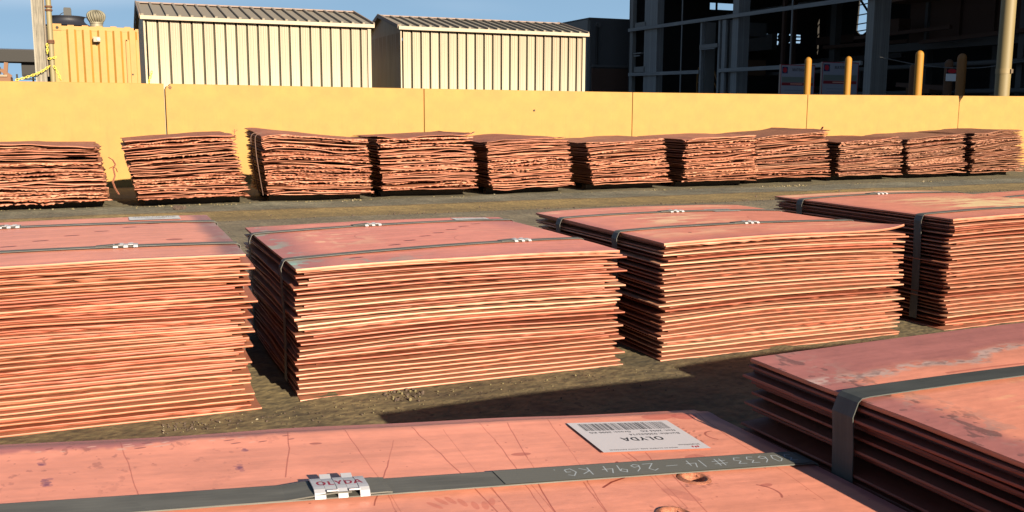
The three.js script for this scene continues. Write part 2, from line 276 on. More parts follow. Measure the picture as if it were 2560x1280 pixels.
const texR = plateTex(2048, (u, v) => {
  const be = 1 - v, wob = 0.03 * fs(u * 1.3, 0.5), k = step(0.155 + wob, 0.1 + wob, be), l = step(0.085 + 0.05 * fs(v * 2.3, 0.3), 0.03, u);
  let c = mix3([0.94, 0.64, 0.54], [0.7, 0.47, 0.46], Math.max(k, l) * 0.92);
  const line = 1 - clamp(Math.abs(be - 0.135 - wob) / (0.018 + 0.01 * fs(u * 5, 0.9))), sc = clamp(line * 1.5) * step(-0.35, 0.05, fs(u * 9, v * 14));
  c = mix3(c, [0.8, 0.73, 0.71], sc * 0.85); c = mix3(c, [0.5, 0.42, 0.42], clamp(line) * step(0.1, 0.4, fs(u * 8 + 0.4, v * 12)) * 0.6);
  const ls = step(0.12, 0.05, u) * step(0.015, 0.05, u) * step(0.02, 0.3, fs(u * 10 + 0.2, v * 8)); c = mix3(c, [0.72, 0.6, 0.57], ls * 0.6); c = mix3(c, [0.42, 0.32, 0.31], step(0.1, 0.05, u) * step(0.2, 0.42, fs(u * 9 + 0.6, v * 6 + 0.3)) * 0.6);
  const br = step(0.72, 0.58, v + 0.15 * fs(u * 3, v * 3)) * step(0.12, 0.2, u) * step(0.0, 0.3, fs(u * 1.5, v * 26) * 0.9 + 0.25 * fs(u * 6, v * 60)); return mix3(c, [1, 0.86, 0.64], br * 0.9);  // brushed streaks with their golden highlight painted in
}, (x) => { stroke(x, wobble([0.2, 0.82], [0.5, 0.8], 3), 0.006, 'rgba(170,95,80,.5)'); stroke(x, wobble([0.22, 0.78], [0.42, 0.76], 6), 0.01, 'rgba(175,100,85,.45)'); for (let i = 0; i < 5; i++) stroke(x, [[0.16 + i * 0.02, 0.63 - i * 0.004], [0.175 + i * 0.02, 0.63 - i * 0.004]], 0.004, 'rgba(140,80,65,.6)'); });
const plateMat = (t) => mat(rgb(0.99, 0.88, 0.87), 0.48, 0.08, { map: t, bumpMap: grainBump, bumpScale: 0.0006 });

// ------------------------------------------------------------------ shipping labels
function barcode(x, x0, y0, w, h, seed) { const R = rng(seed); let p = x0; x.fillStyle = '#1c1c1c'; while (p < x0 + w) { const b = 3 + Math.floor(R() * 3) * 4, g = 3 + Math.floor(R() * 3) * 4; x.fillRect(p, y0, Math.min(b, x0 + w - p), h); p += b + g; } }
const labelTex = canvasTex(1024, 800, (x, w, h) => {
  x.fillStyle = '#cfc9d0'; x.fillRect(0, 0, w, h); x.textBaseline = 'alphabetic';
  x.fillStyle = '#a8202c'; for (let i = 0; i < 3; i++) { x.beginPath(); x.ellipse(98 + i * 26, 58 - (i % 2) * 8, 10, 22, 0.25, 0, 7); x.fill(); }
  x.fillStyle = '#222'; x.font = 'bold 40px sans-serif'; x.fillText('bhpbilliton', 50, 128);
  x.font = 'bold 31px sans-serif'; x.fillText('MADE AT OLYMPIC DAM, SOUTH AUSTRALIA', 300, 62);
  x.font = 'bold 128px sans-serif'; x.fillText('OLYDA', 300, 352);
  x.font = 'bold 58px sans-serif'; x.fillText('Bundle: 030633/14', 70, 446);
  x.fillText('Net: 2694 KG', 70, 528); x.fillText('Gross: 2696 KG', 520, 528);
  barcode(x, 80, 560, 860, 200, 3);
});
const faintLabelTex = canvasTex(512, 384, (x, w, h) => { x.fillStyle = '#cfd2d8'; x.fillRect(0, 0, w, h); x.globalAlpha = 0.55; barcode(x, 40, 270, 430, 90, 6); x.fillStyle = '#444'; for (const [a, b, c, d] of [[150, 130, 200, 46], [40, 200, 250, 22], [40, 236, 180, 20], [290, 236, 180, 20], [30, 24, 60, 24], [170, 26, 300, 14]]) x.fillRect(a, b, c, d); });
const labelMat = mat(0xffffff, 0.45, 0, { map: labelTex }), faintLabelMat = mat(0xffffff, 0.3, 0, { map: faintLabelTex });

// ------------------------------------------------------------------ a strapped bundle of copper sheets
// x0, x1, zf, zb: plan; hL, hR: height at the left and right edge; straps: [zLeft, zRight, sealX]
function bundle(o) {
  const { label, x0, x1, zf, zb, hL, hR, n, seed, top, straps = [], lab, flush = 1, dark = 0, bowL = 0.01, bowR = 0.004, arch = 0.006, pitch = 0.0062, strapW = 0.036, nx = 36, topNx = 60, curl = 0, side = 0.014, skip } = o;
  const w = x1 - x0, d = zf - zb, R = rng(seed), cx = (x0 + x1) / 2, cz = (zf + zb) / 2;
  const g = thing('copper_sheet_bundle', label, 'copper bundle', [cx, 0, cz], 'strapped bundles of copper sheets');
  const bow = (u, v, f) => f * (-bowL * Math.pow(1 - u, 4) - bowR * Math.pow(u, 5) + arch * (1 - (2 * u - 1) ** 2) - 0.002 * Math.pow(1 - v, 8));
  const yTop = (u, v) => lerp(hL, hR, u) + bow(u, v, 1) + (curl ? curl * Math.pow(u, 14) * Math.pow(1 - v, 6) : 0);
  for (let k = 0; k < n; k++) {
    const last = k === n - 1, f = (k + 1) / n, odd = k % 2, s = seed * 100 + k;
    const ragged = odd ? (R() < 0.65 ? 0.6 + R() * 0.9 : 0.3) : R() < 0.2 ? 0.7 : 0.14;
    const tilt = (R() - 0.5) * 0.005, ph = R() * 9, shL = last ? 0 : odd ? (flush < 1 ? 0.004 + R() * 0.03 : 0.012 + R() * 0.055) : (R() - 0.5) * 0.022, shR = last ? 0 : odd ? -0.05 * R() : (R() - 0.5) * 0.03 + (k % 6 < 2 ? 0.014 : 0), rec = last ? 0 : odd ? (-0.012 - R() * 0.018) * flush : (R() - 0.5) * 0.006, skew = last ? 0 : (R() - 0.5) * 0.01 + (odd ? 0.005 : 0);
    const splayR = (R() - 0.5) * 0.007, splayL = (R() - 0.5) * 0.006, dy = odd ? 0.0016 : 0;
    const geo = sheetGeo({
      rim: last && top, w, d, t: pitch * (last ? 1.1 : odd ? 0.8 : 0.7), nx: last ? topNx : nx, rows: last ? (o.topRows ?? [0, 0.01, 0.03, 0.07, 0.15, 0.3, 0.5, 0.7, 0.85, 0.93, 0.97, 1]) : undefined, skip: last ? skip : undefined,
      y: last ? (u, v) => yTop(u, v) + 0.0012 * n2(u * 6, v * 6, s) + (o.warp ? o.warp(u, v) : 0) : (u, v) => lerp(hL, hR, u) * f + bow(u, v, f) + tilt * (u - 0.5) * 0.5 + 0.0014 * n1(u * 3 + ph, s) + 0.005 * n2(u * 2.3, k * 0.11, seed * 31) * Math.min(1, 3 * f, 4 * (1 - f)) + splayR * Math.pow(u, 10) + splayL * Math.pow(1 - u, 10) - 0.002 + dy,
      uo: R() * (last ? 0 : 1), vo: R() * (last ? 0 : 1),
      front: (u) => rec + skew * (u - 0.5) * 2 + 0.0022 * ragged * n1(u * 46, s + 1) + 0.003 * n1(u * 5, s + 2) + (ragged > 0.5 ? 0.004 * Math.max(0, n1(u * 70, s + 3)) : 0),
      drop: (u) => ragged * (0.001 + 0.0065 * Math.max(0, n1(u * 52, s + 4)) * Math.max(0, 0.25 + n1(u * 3.3, s + 5)) + 0.0012 * n1(u * 110, s + 6)) + 0.0003,
      left: (v) => (last ? 0 : shL + 0.004 * n1(v * 9, s + 8)), right: (v) => (last ? 0 : shR + 0.004 * n1(v * 9, s + 7)),
    });
    part('sheet', geo, last && top ? [top, COPPER[1]] : (dark ? SHADED_COPPER : flush < 1 ? COPPER : RICH)[odd ? 3 + Math.floor(R() * 3) : R() < 0.18 ? 6 : Math.floor(R() * 3.4)], g);  // recess shade and edge highlights painted in: odd sheets darker, some even ones paler
  }
  for (const [zl, zr, sx, st] of straps) {
    const path = [], L = -w / 2 - side, Rr = w / 2 + side, zc = (zl + zr) / 2 - cz, dz = (zr - zl) / w;
    const vAt = (x) => clamp(0.5 - (zc + dz * x) / d), yA = (x) => yTop(clamp(x / w + 0.5), vAt(x)) + 0.0045;
    const y0 = yA(-w / 2);
    for (const [a, b] of [[0.004, 0.02], [0.006, y0 * 0.35], [0.004, y0 * 0.6], [0, y0 - 0.06], [-0.003, y0 - 0.025]]) path.push([L + a, b, 0]);
    path.push([L + side * 0.35, y0 - 0.006, 0], [L + side * 0.8, y0 - 0.001, 0]);
    for (let i = 0; i <= 24; i++) { const x = -w / 2 + 0.01 + (w - 0.02) * (i / 24); path.push([x, yA(x), 0]); }
    const y1 = yA(w / 2); path.push([Rr - side * 0.8, y1 - 0.001, 0], [Rr - side * 0.35, y1 - 0.006, 0], [Rr, y1 - 0.03, 0], [Rr, y1 * 0.5, 0], [Rr - 0.004, 0.02, 0]);
    const sp = part('strap', ribbon(path.map(([x, y]) => [x, y, zc + dz * x]), strapW, 0.0014), o.strapM ?? strapMat, g);
    if (sx !== undefined && sx !== null) {
      const x = sx - cx, y = yA(x), sl = lerp(0, (yA(x + 0.03) - yA(x - 0.03)) / 0.06, 1);
      const geo = SEAL_SMALL;
      part('seal', geo, st?.mat ?? zinc, sp, [x, y - 0.0015, zc + dz * x], [0, -dz + (st?.turn ?? 0), Math.atan(sl)]);
      part('strap_end', box(0.06, 0.0012, strapW * 0.96), strapMat, sp, [x - 0.045, y + 0.0035, zc + dz * x], [0, -dz, Math.atan(sl) + 0.05]);
    }
  }
  if (lab) {
    const [u0, v0, lw, ld, turn, m] = lab, nU = 6, geo = new THREE.PlaneGeometry(lw, ld, nU, nU).rotateX(-Math.PI / 2).rotateY(turn), p = geo.attributes.position;
    for (let i = 0; i < p.count; i++) { const u = u0 + p.getX(i) / w, v = v0 - p.getZ(i) / d; p.setXYZ(i, (u - 0.5) * w, yTop(u, v) + 0.0028, (0.5 - v) * d); }
    geo.computeVertexNormals(); part('label', geo, m, g);
  }
  return { g, yTop, w, d, cx, cz };
}

// ------------------------------------------------------------------ GROUND
const dirtMat = mat(rgb(0.2, 0.165, 0.085), 0.95, 0, { map: dirtTex, bumpMap: dirtBump, bumpScale: 0.01 });
{
  const far = new THREE.PlaneGeometry(1600, 1600).rotateX(-Math.PI / 2), uv = far.attributes.uv;
  for (let i = 0; i < uv.count; i++) uv.setXY(i, uv.getX(i) * 640, uv.getY(i) * 640);
  const gm = part('ground', far, dirtMat, scene, [0, -0.06, 0]); tag(gm, null, null, null, 'structure');
  // the yard itself, with its low relief
  const X0 = -7, X1 = 15, Z0 = -11.6, Z1 = 2, nx = 520, nz = 400, P = [], UV = [], C = [], I = [];
  for (let j = 0; j <= nz; j++) for (let i = 0; i <= nx; i++) {
    const x = lerp(X0, X1, i / nx), z = lerp(Z1, Z0, j / nz), wob = 0.03 * n1(x * 1.3, 41) + 0.012 * n1(x * 5, 42);
    let y = 0.006 * fbm(x * 1.6, z * 1.6, 20, 3), c = [0.215, 0.165, 0.084];
    const zl = z + wob;
    const slab = step(-3.9, -4.0, zl); // swept concrete beyond the bundles
    c = mix3(c, [0.248, 0.206, 0.142], slab);
    const tan = step(-7.24, -7.29, zl) * step(-8.02, -7.97, zl);
    c = mix3(c, [0.34, 0.235, 0.082], tan * (0.85 + 0.15 * n1(x * 0.7, 43)));
    y += -0.014 * tan * Math.sin(clamp((-zl - 7.24) / 0.76) * Math.PI); // shallow drain
    c = mix3(c, [0.21, 0.2, 0.155], step(-8.0, -8.06, zl) * step(-8.62, -8.5, zl));
    const l1 = step(0.03, 0.008, Math.abs(zl + 8.0)), l2 = step(0.025, 0.006, Math.abs(zl + 7.265 + 0.02 * n1(x * 2, 44)));
    c = mix3(c, [0.17, 0.1, 0.04], l1 * 0.7); c = mix3(c, [0.1, 0.08, 0.045], l2 * 0.45 * step(-0.3, 0.3, n1(x * 3, 45)));
    const loose = step(-8.45, -8.6, zl); c = mix3(c, [0.2, 0.17, 0.1], loose); y += loose * 0.012 * Math.max(0, fbm(x * 6, z * 6, 21, 3)) + 0.02 * step(-8.3, -8.5, zl) * step(-8.75, -8.55, zl) * (0.6 + 0.5 * n1(x * 3, 46)) * 0.6;
    const near = step(-3.2, -2.6, z); y += near * 0.006 * fbm(x * 14, z * 14, 22, 3);
    if (x > 7.3 && x < 7.6) y += 0.0;
    const k = 1 + 0.14 * fbm(x * 0.9, z * 2.5, 23, 3) + 0.2 * fbm(x * 0.35, z * 7, 25, 4) - 0.25 * step(0.25, 0.5, fbm(x * 3, z * 3, 26, 3)) * near0(z);
    P.push(x, y, z); UV.push(x / 1.7, z / 1.7); C.push(c[0] * k, c[1] * k, c[2] * k);
    if (i < nx && j < nz) { const a = j * (nx + 1) + i; I.push(a, a + 1, a + nx + 1, a + 1, a + nx + 2, a + nx + 1); }
  }
  const g = new THREE.BufferGeometry(); g.setAttribute('position', new THREE.Float32BufferAttribute(P, 3)); g.setAttribute('uv', new THREE.Float32BufferAttribute(UV, 2)); g.setAttribute('color', new THREE.Float32BufferAttribute(C, 3)); g.setIndex(I); g.computeVertexNormals();
  tag(part('yard', g, mat(0xffffff, 0.92, 0, { map: dirtTex, bumpMap: dirtBump, bumpScale: 0.006, vertexColors: true }), scene), null, null, null, 'structure');
}
{ // loose stones and flakes: nobody could count them
  const stone = new THREE.IcosahedronGeometry(1, 0), p = stone.attributes.position;
  for (let i = 0; i < p.count; i++) p.setXYZ(i, p.getX(i) * 1.2, p.getY(i) * 0.65, p.getZ(i) * 0.9);
  stone.computeVertexNormals();
  const R = rng(77), M = new THREE.Matrix4(), Q = new THREE.Quaternion(), E = new THREE.Euler(), list = [];
  const put = (x, z, s, c) => list.push([x, z, s, c]);
  for (let i = 0; i < 700; i++) { const x = 0.1 + R() * 2.6; put(x, -2.58 + 0.5 * R() * R() + 0.02, 0.001 + 0.0028 * R() * R(), R() < 0.03 ? 2 : R() < 0.5 ? 1 : 0); }
  for (let i = 0; i < 70; i++) put(0.1 + 0.35 * R() * R(), -2.5 + 0.08 * (R() - 0.5), 0.0012 + 0.0026 * R(), R() < 0.1 ? 2 : 1);
  for (let i = 0; i < 55; i++) { const a = R() * 6.3, r = 0.06 * Math.sqrt(R()); put(0.74 + r * Math.cos(a) * 1.2, -2.56 + r * Math.sin(a), 0.0015 + 0.0045 * R(), R() < 0.25 ? 0 : 1); }
  for (let i = 0; i < 900; i++) put(-1 + 11 * R(), -8.52 - 0.12 * R() + 0.12 * R() * R(), 0.003 + 0.011 * R() * R(), R() < 0.15 ? 2 : 0);
  for (let i = 0; i < 500; i++) put(-1 + 10 * R(), -7.26 + 0.07 * (R() - 0.5), 0.003 + 0.008 * R() * R(), 1);
  for (let i = 0; i < 60; i++) put(-1 + 10 * R(), -7.9 + 3 * R(), 0.004 + 0.008 * R(), 1);
  for (let i = 0; i < 40; i++) { const a = R() * 6.3, r = 0.05 * R(); put(0.55 + r * Math.cos(a), -8.35 + 2 * r * Math.sin(a), 0.01 + 0.012 * R(), 1); }
  const m = new THREE.InstancedMesh(stone, mat(0xffffff, 0.95), list.length), col = [rgb(0.2, 0.16, 0.08), rgb(0.09, 0.06, 0.045), rgb(0.3, 0.245, 0.16)];
  list.forEach(([x, z, s, c], i) => { Q.setFromEuler(E.set(R() * 3, R() * 6, R() * 3)); M.compose(new THREE.Vector3(x, s * 0.35, z), Q, new THREE.Vector3(s, s, s)); m.setMatrixAt(i, M); m.setColorAt(i, col[c]); });
  m.name = 'gravel'; tag(m, 'small loose stones and clods scattered over the yard', 'gravel', null, 'stuff'); scene.add(m);
  // pale dried mud flakes in the drain at the left
  const fl = new THREE.CylinderGeometry(1, 1.1, 0.25, 7), fm = new THREE.InstancedMesh(fl, mat(rgb(0.5, 0.41, 0.22), 0.9), 230);
  for (let i = 0; i < 230; i++) { const t = R(), x = -0.75 + 1.05 * t, s = (0.006 + 0.017 * R() * R()); Q.setFromEuler(E.set(0.1 * R(), R() * 6, 0.1 * R())); M.compose(new THREE.Vector3(x, -0.004, -7.5 - 0.18 * t + (R() + R() - 1) * 0.2), Q, new THREE.Vector3(s * 1.3, s * 0.8, s)); fm.setMatrixAt(i, M); }
  fm.name = 'mud_flakes'; tag(fm, 'pale dried mud flakes lying in the drain behind the leftmost bundle', 'mud flakes', null, 'stuff'); scene.add(fm);
}

// ------------------------------------------------------------------ YELLOW BARRIER WALL
const barrierTex = dataTex(512, (u, v) => { const k = 0.965 + 0.03 * fs(u, v) + 0.012 * fs(u * 5, v * 5), d = step(0.5, 0.7, fs(u * 6 + 0.3, v * 6 + 0.1)) * 0.03 + step(0.25, 0.6, fs(u * 3 + 0.7, v * 0.25 + 0.2)) * 0.022; return [k - d * 0.5, k * (1 - 0.03 * fs(u + 0.5, v)) - d, k - d]; });
const yellow = mat(rgb(0.435, 0.236, 0.058), 0.75, 0, { map: barrierTex, bumpMap: grainBump, bumpScale: 0.0004 });
{
  const joints = [-5.1, -2.23, 0.633, 3.511, 6.322, 9.136, 12.01, 14.86], tops = [1.09, 1.085, 1.078, 1.064, 1.053, 1.054, 1.066, 1.08];
  const names = ['yellow barrier panel at the left edge, in front of the yellow container', null, 'yellow barrier panel chipped at its upper left corner, in front of the left shed', 'yellow barrier panel with a small dark hole, in front of the right shed', 'yellow barrier panel in front of the annexe and the door frame', 'yellow barrier panel below the second domed bollard, in front of the thick column', 'yellow barrier panel at the right edge, below the tall steel pole'];
  for (let k = 1; k < 7; k++) {
    const a = joints[k] + (k === 2 ? 0.014 : 0.008), b = joints[k + 1] - 0.008, lab = k === 1 ? names[0] : names[k];
    const t = thing('barrier_panel', lab, 'barrier panel', [(a + b) / 2, 0, -10.935], 'yellow barrier wall panels');
    const s = new THREE.Shape(), w = b - a, ha = tops[k], hb = tops[k + 1];
    s.moveTo(-w / 2, 0); s.lineTo(w / 2, 0);
    if (k === 5) { s.lineTo(w / 2, hb - 0.07); s.lineTo(w / 2 - 0.015, hb - 0.03); s.lineTo(w / 2 - 0.02, hb); } else s.lineTo(w / 2, hb);
    if (k === 2) { s.lineTo(-w / 2 + 0.05, ha); s.lineTo(-w / 2 + 0.035, ha - 0.02); s.lineTo(-w / 2 + 0.015, ha - 0.025); s.lineTo(-w / 2, ha - 0.055); }
    else if (k === 6) { s.lineTo(-w / 2 + 0.07, ha); s.lineTo(-w / 2 + 0.05, ha - 0.03); s.lineTo(-w / 2 + 0.02, ha - 0.06); s.lineTo(-w / 2, ha - 0.1); } else s.lineTo(-w / 2, ha);
    const g = new THREE.ExtrudeGeometry(s, { depth: 0.18, bevelEnabled: true, bevelSize: 0.004, bevelThickness: 0.004, bevelSegments: 1 }).translate(0, 0, -0.184);
    part('panel', g, yellow, t);
    if (k === 3) part('bolt_hole', new THREE.CylinderGeometry(0.013, 0.013, 0.006, 10).rotateX(Math.PI / 2), mat(rgb(0.05, 0.03, 0.02)), t, [4.93 - (a + b) / 2, 0.82, 0.004]);
    if (k === 2) part('rust_stain', new THREE.DodecahedronGeometry(0.02).scale(1, 1, 0.2), mat(rgb(0.18, 0.09, 0.04)), t, [-w / 2 + 0.045, ha - 0.035, 0.002]);
  }
}

// ------------------------------------------------------------------ RAGGED STACKS BY THE WALL
const STACKS = [
  [-0.95, 0.031, -1.0, -0.034, -8.48, 0.52, 0.523, 'ragged copper sheet stack at the left edge, with torn strips hanging off its right side'],
  [0.244, 1.15, 0.14, 1.035, -8.47, 0.55, 0.61, 'ragged copper sheet stack leaning left, standing alone with yellow wall on both sides'],
  [1.292, 2.239, 1.25, 2.2, -8.5, 0.6, 0.555, 'ragged copper sheet stack humped at its upper left, third from the left edge'],
  [2.344, 3.292, 2.3, 3.24, -8.6, 0.56, 0.585, 'ragged copper sheet stack with a sheet end poking up at its top right corner'],
  [3.423, 4.33, 3.37, 4.25, -8.6, 0.515, 0.545, 'ragged copper sheet stack with a domed pale top, below the second shed'],
  [4.58, 5.506, 4.5, 5.42, -8.7, 0.49, 0.54, 'ragged copper sheet stack, low and flat topped, right of the domed one'],
  [5.69, 6.66, 5.69, 6.6, -8.72, 0.525, 0.56, 'ragged copper sheet stack with a wide dark gap on its left, below the annexe'],
  [6.7, 7.778, 6.69, 7.69, -8.85, 0.53, 0.6, 'ragged copper sheet stack with a torn upturned corner, touching its left neighbour'],
  [7.95, 8.95, 7.96, 8.92, -8.94, 0.465, 0.512, 'ragged copper sheet stack, the lowest one, below the two notice boards'],
  [9.1, 10.06, 9.02, 9.97, -8.97, 0.49, 0.555, 'ragged copper sheet stack second from the right edge, with slanting sheets'],
  [10.14, 11.12, 10.13, 10.98, -8.97, 0.55, 0.6, 'ragged copper sheet stack cut by the right edge of the picture'],
];
const wireMat = mat(rgb(0.16, 0.09, 0.07), 0.6, 0.4);
STACKS.forEach(([a0, a1, b0, b1, zf, hL, hR, label], q) => {
  const R = rng(500 + q), N = 37, g = thing('ragged_sheet_stack', label, 'sheet stack', [(a0 + a1) / 2, 0, zf - 0.5], 'ragged copper sheet stacks along the yellow wall'), base = 0.065, cx = (a0 + a1) / 2;
  const slope = [0, 0.01, -0.01, 0, 0.02, 0.015, 0.02, 0.01, 0.015, 0.03, 0.03][q];
  for (let k = 0; k < N; k++) {
    const f = (k + 1) / N, last = k === N - 1, s = 9000 + q * 100 + k, l = lerp(a0, b0, f) + 0.012 + (R() - 0.5) * 0.022, r = lerp(a1, b1, f) - 0.018 + (R() - 0.5) * 0.026, w = r - l, t = 0.003 + 0.003 * R(), ph = R() * 10;
    const rag = R() < 0.4 ? 1.4 : 0.12, jz = (R() - 0.5) * 0.075, curl = R() < 0.4 ? 0.005 + R() * 0.012 : 0.001, sl = (R() - 0.5) * 0.018, mid = Math.sin(f * Math.PI);
    const hump = q === 4 ? 0.035 * f * f : q === 2 ? 0.02 * f * f : 0.008 * f;
    const geo = sheetGeo({
      w, d: 1, t, nx: last ? 60 : 72, rows: last ? [0, 0.01, 0.03, 0.08, 0.2, 0.4, 0.6, 0.8, 0.95, 1] : [0, 0.012, 0.04, 0.12, 0.4, 1],
      y: (u, v) => base + f * (lerp(hL, hR, u) - base) + slope * mid * (u - 0.5) * 1.5 + (0.011 * n1(u * 2.2 + ph, s) + sl * (u - 0.5)) * (0.4 + 0.6 * (1 - v)) * Math.min(1, 4 * (1 - f) + 0.4) + 0.004 * n1(u * 8 + ph, s + 1) * (1 - v) - curl * Math.pow(1 - clamp(v / 0.12), 2) * (0.5 + 0.9 * n1(u * 4, s + 2)) + hump * (q === 2 ? Math.pow(1 - u, 1.5) * 3 : Math.sin(clamp(u) * Math.PI)) * (0.4 + 0.6 * v) + (last ? 0.008 * n2(u * 4, v * 4, s) + (q === 7 || q === 3 ? 0.018 * Math.pow(u, 12) : 0) : 0) - (q === 2 ? 0.03 * f * Math.pow(1 - u, 12) : 0),
      front: (u) => jz + 0.014 * n1(u * 4, s + 3) + rag * (0.008 * n1(u * 36, s + 4) + 0.006 * n1(u * 75, s + 5)),
      drop: (u) => 0.0005 + rag * (0.006 * Math.max(0, n1(u * 40, s + 6)) + 0.006 * Math.max(0, n1(u * 62, s + 7))) + 0.004 * Math.max(0, n1(u * 6, s + 8)),
      uo: R(), vo: R(),
      left: (v) => 0.012 * n1(v * 14, s + 9), right: (v) => 0.014 * n1(v * 14, s + 10) + (R() < 0.12 ? 0.02 : 0), back: (u) => 0.02 * n1(u * 12, s + 11),
    });
    geo.translate((l + r) / 2 - cx, 0, 0);
    part('sheet', geo, (q > 7 || (q === 7 && R() < 0.5) ? DULL : SCRAP)[Math.floor(R() * SCRAP.length)], g);
  }
  for (const bz of [0.2, -0.34]) part('bearer', box(a1 - a0 - 0.12, 0.05, 0.09, 0, 0.026, bz), wood, g);
  
  if (q === 2) for (const z of [0.42, 0.16]) part('binding_wire', tube([[a0 - cx - 0.02, 0.07, z], [a0 - cx - 0.03 + (b0 - a0) * 0.4, 0.25, z + 0.01], [b0 - cx - 0.028, hL * 0.8, z], [b0 - cx - 0.022, hL - 0.01, z], [b0 - cx + 0.03, hL + 0.012, z]], 0.004, 40, 5), wireMat, g);
  if (q === 0) {
    part('torn_strip', ribbon([[0.5, 0.42, 0.42], [0.53, 0.4, 0.43], [0.548, 0.36, 0.44], [0.53, 0.33, 0.45], [0.54, 0.27, 0.46], [0.52, 0.22, 0.47], [0.535, 0.17, 0.48], [0.56, 0.12, 0.49]], 0.02, 0.003, [0.6, 0, 0.8]), SCRAP[2], g);
    part('torn_strip', ribbon([[0.5, 0.33, 0.43], [0.53, 0.345, 0.45], [0.552, 0.33, 0.46], [0.56, 0.3, 0.46]], 0.018, 0.003, [0.3, 0, 0.9]), SCRAP[3], g);
  }
  if (q === 1) part('upturned_flake', mergeGeometries([bar([0.35, 0.6, 0.4], [0.352, 0.645, 0.4], 0.012, 0.005), bar([0.352, 0.62, 0.4], [0.375, 0.64, 0.4], 0.008, 0.004), bar([0.352, 0.615, 0.4], [0.335, 0.635, 0.4], 0.007, 0.004)]), SCRAP[1], g);
  if (q === 3) part('upturned_flake', ribbon([[0.38, 0.575, 0.42], [0.43, 0.59, 0.42], [0.47, 0.61, 0.42]], 0.05, 0.004), SCRAP[1], g);
  if (q === 7) part('upturned_flake', ribbon([[0.43, 0.6, 0.4], [0.455, 0.62, 0.41], [0.46, 0.645, 0.42]], 0.03, 0.004), SCRAP[1], g);
});

// ------------------------------------------------------------------ THE NEAR BUNDLES
bundle({ label: 'copper bundle at the left edge, a row of dark slots across its top', x0: -0.668, x1: 0.332, zf: -2.585, zb: -3.6, hL: 0.422, hR: 0.432, n: 60, flush: 0.5, pitch: 0.0056, seed: 1, top: plateMat(texB1), straps: [[-3.43, -3.365, -0.286], [-2.83, -2.785, 0.043]], lab: [0.82, 0.925, 0.165, 0.11, Math.PI, faintLabelMat], bowR: 0.004, bowL: 0, arch: 0.003 });
bundle({ label: 'strapped copper bundle with grey-green stains along its left edge, second from the left', x0: 0.468, x1: 1.475, zf: -2.615, zb: -3.62, hL: 0.376, hR: 0.378, n: 52, seed: 2, top: plateMat(texB2), straps: [[-3.41, -3.5, 0.9], [-2.775, -2.89, 1.245]], lab: [0.855, 0.91, 0.145, 0.11, Math.PI, faintLabelMat], bowL: 0.002, arch: 0.005 });
bundle({ label: 'strapped copper bundle with an upturned front right corner, third in the middle row', x0: 1.63, x1: 2.632, zf: -2.6, zb: -3.59, hL: 0.398, hR: 0.392, n: 52, seed: 3, top: plateMat(texB3), straps: [[-3.345, -3.31, 2.134], [-2.896, -2.88, 2.172]], lab: [0.735, 0.74, 0.125, 0.095, Math.PI, faintLabelMat], curl: 0.022, bowL: 0.008, arch: 0.004 });
bundle({ label: 'copper bundle with golden sheen painted on top, middle row, cut by the right edge', x0: 2.862, x1: 3.87, zf: -2.6, zb: -3.62, hL: 0.424, hR: 0.42, n: 54, seed: 4, top: plateMat(texB4), straps: [[-3.43, -3.48, 3.331], [-2.747, -2.78, null]], bowL: 0.006, arch: 0.004 });
bundle({ label: 'strapped copper bundle behind the golden sheened one, only its top showing at the right edge', x0: 4.03, x1: 5.03, zf: -2.62, zb: -3.64, hL: 0.392, hR: 0.392, n: 20, pitch: 0.018, seed: 5, top: plateMat(texB3), straps: [[-3.43, -3.43, null]], nx: 20 });
// bundle on the right with its shadowed left side, and its neighbour just outside the picture
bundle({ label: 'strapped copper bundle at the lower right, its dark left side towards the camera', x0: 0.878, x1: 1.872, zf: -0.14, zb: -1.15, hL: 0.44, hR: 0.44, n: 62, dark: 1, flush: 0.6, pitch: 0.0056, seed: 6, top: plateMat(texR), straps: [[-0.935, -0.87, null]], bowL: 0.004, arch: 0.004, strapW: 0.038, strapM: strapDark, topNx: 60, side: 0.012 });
bundle({ label: 'strapped copper bundle right of the lower right one, outside the picture but for its shadow', x0: 1.878, x1: 2.878, zf: -0.2, zb: -1.2, hL: 0.465, hR: 0.465, n: 16, pitch: 0.028, seed: 7, nx: 12 });
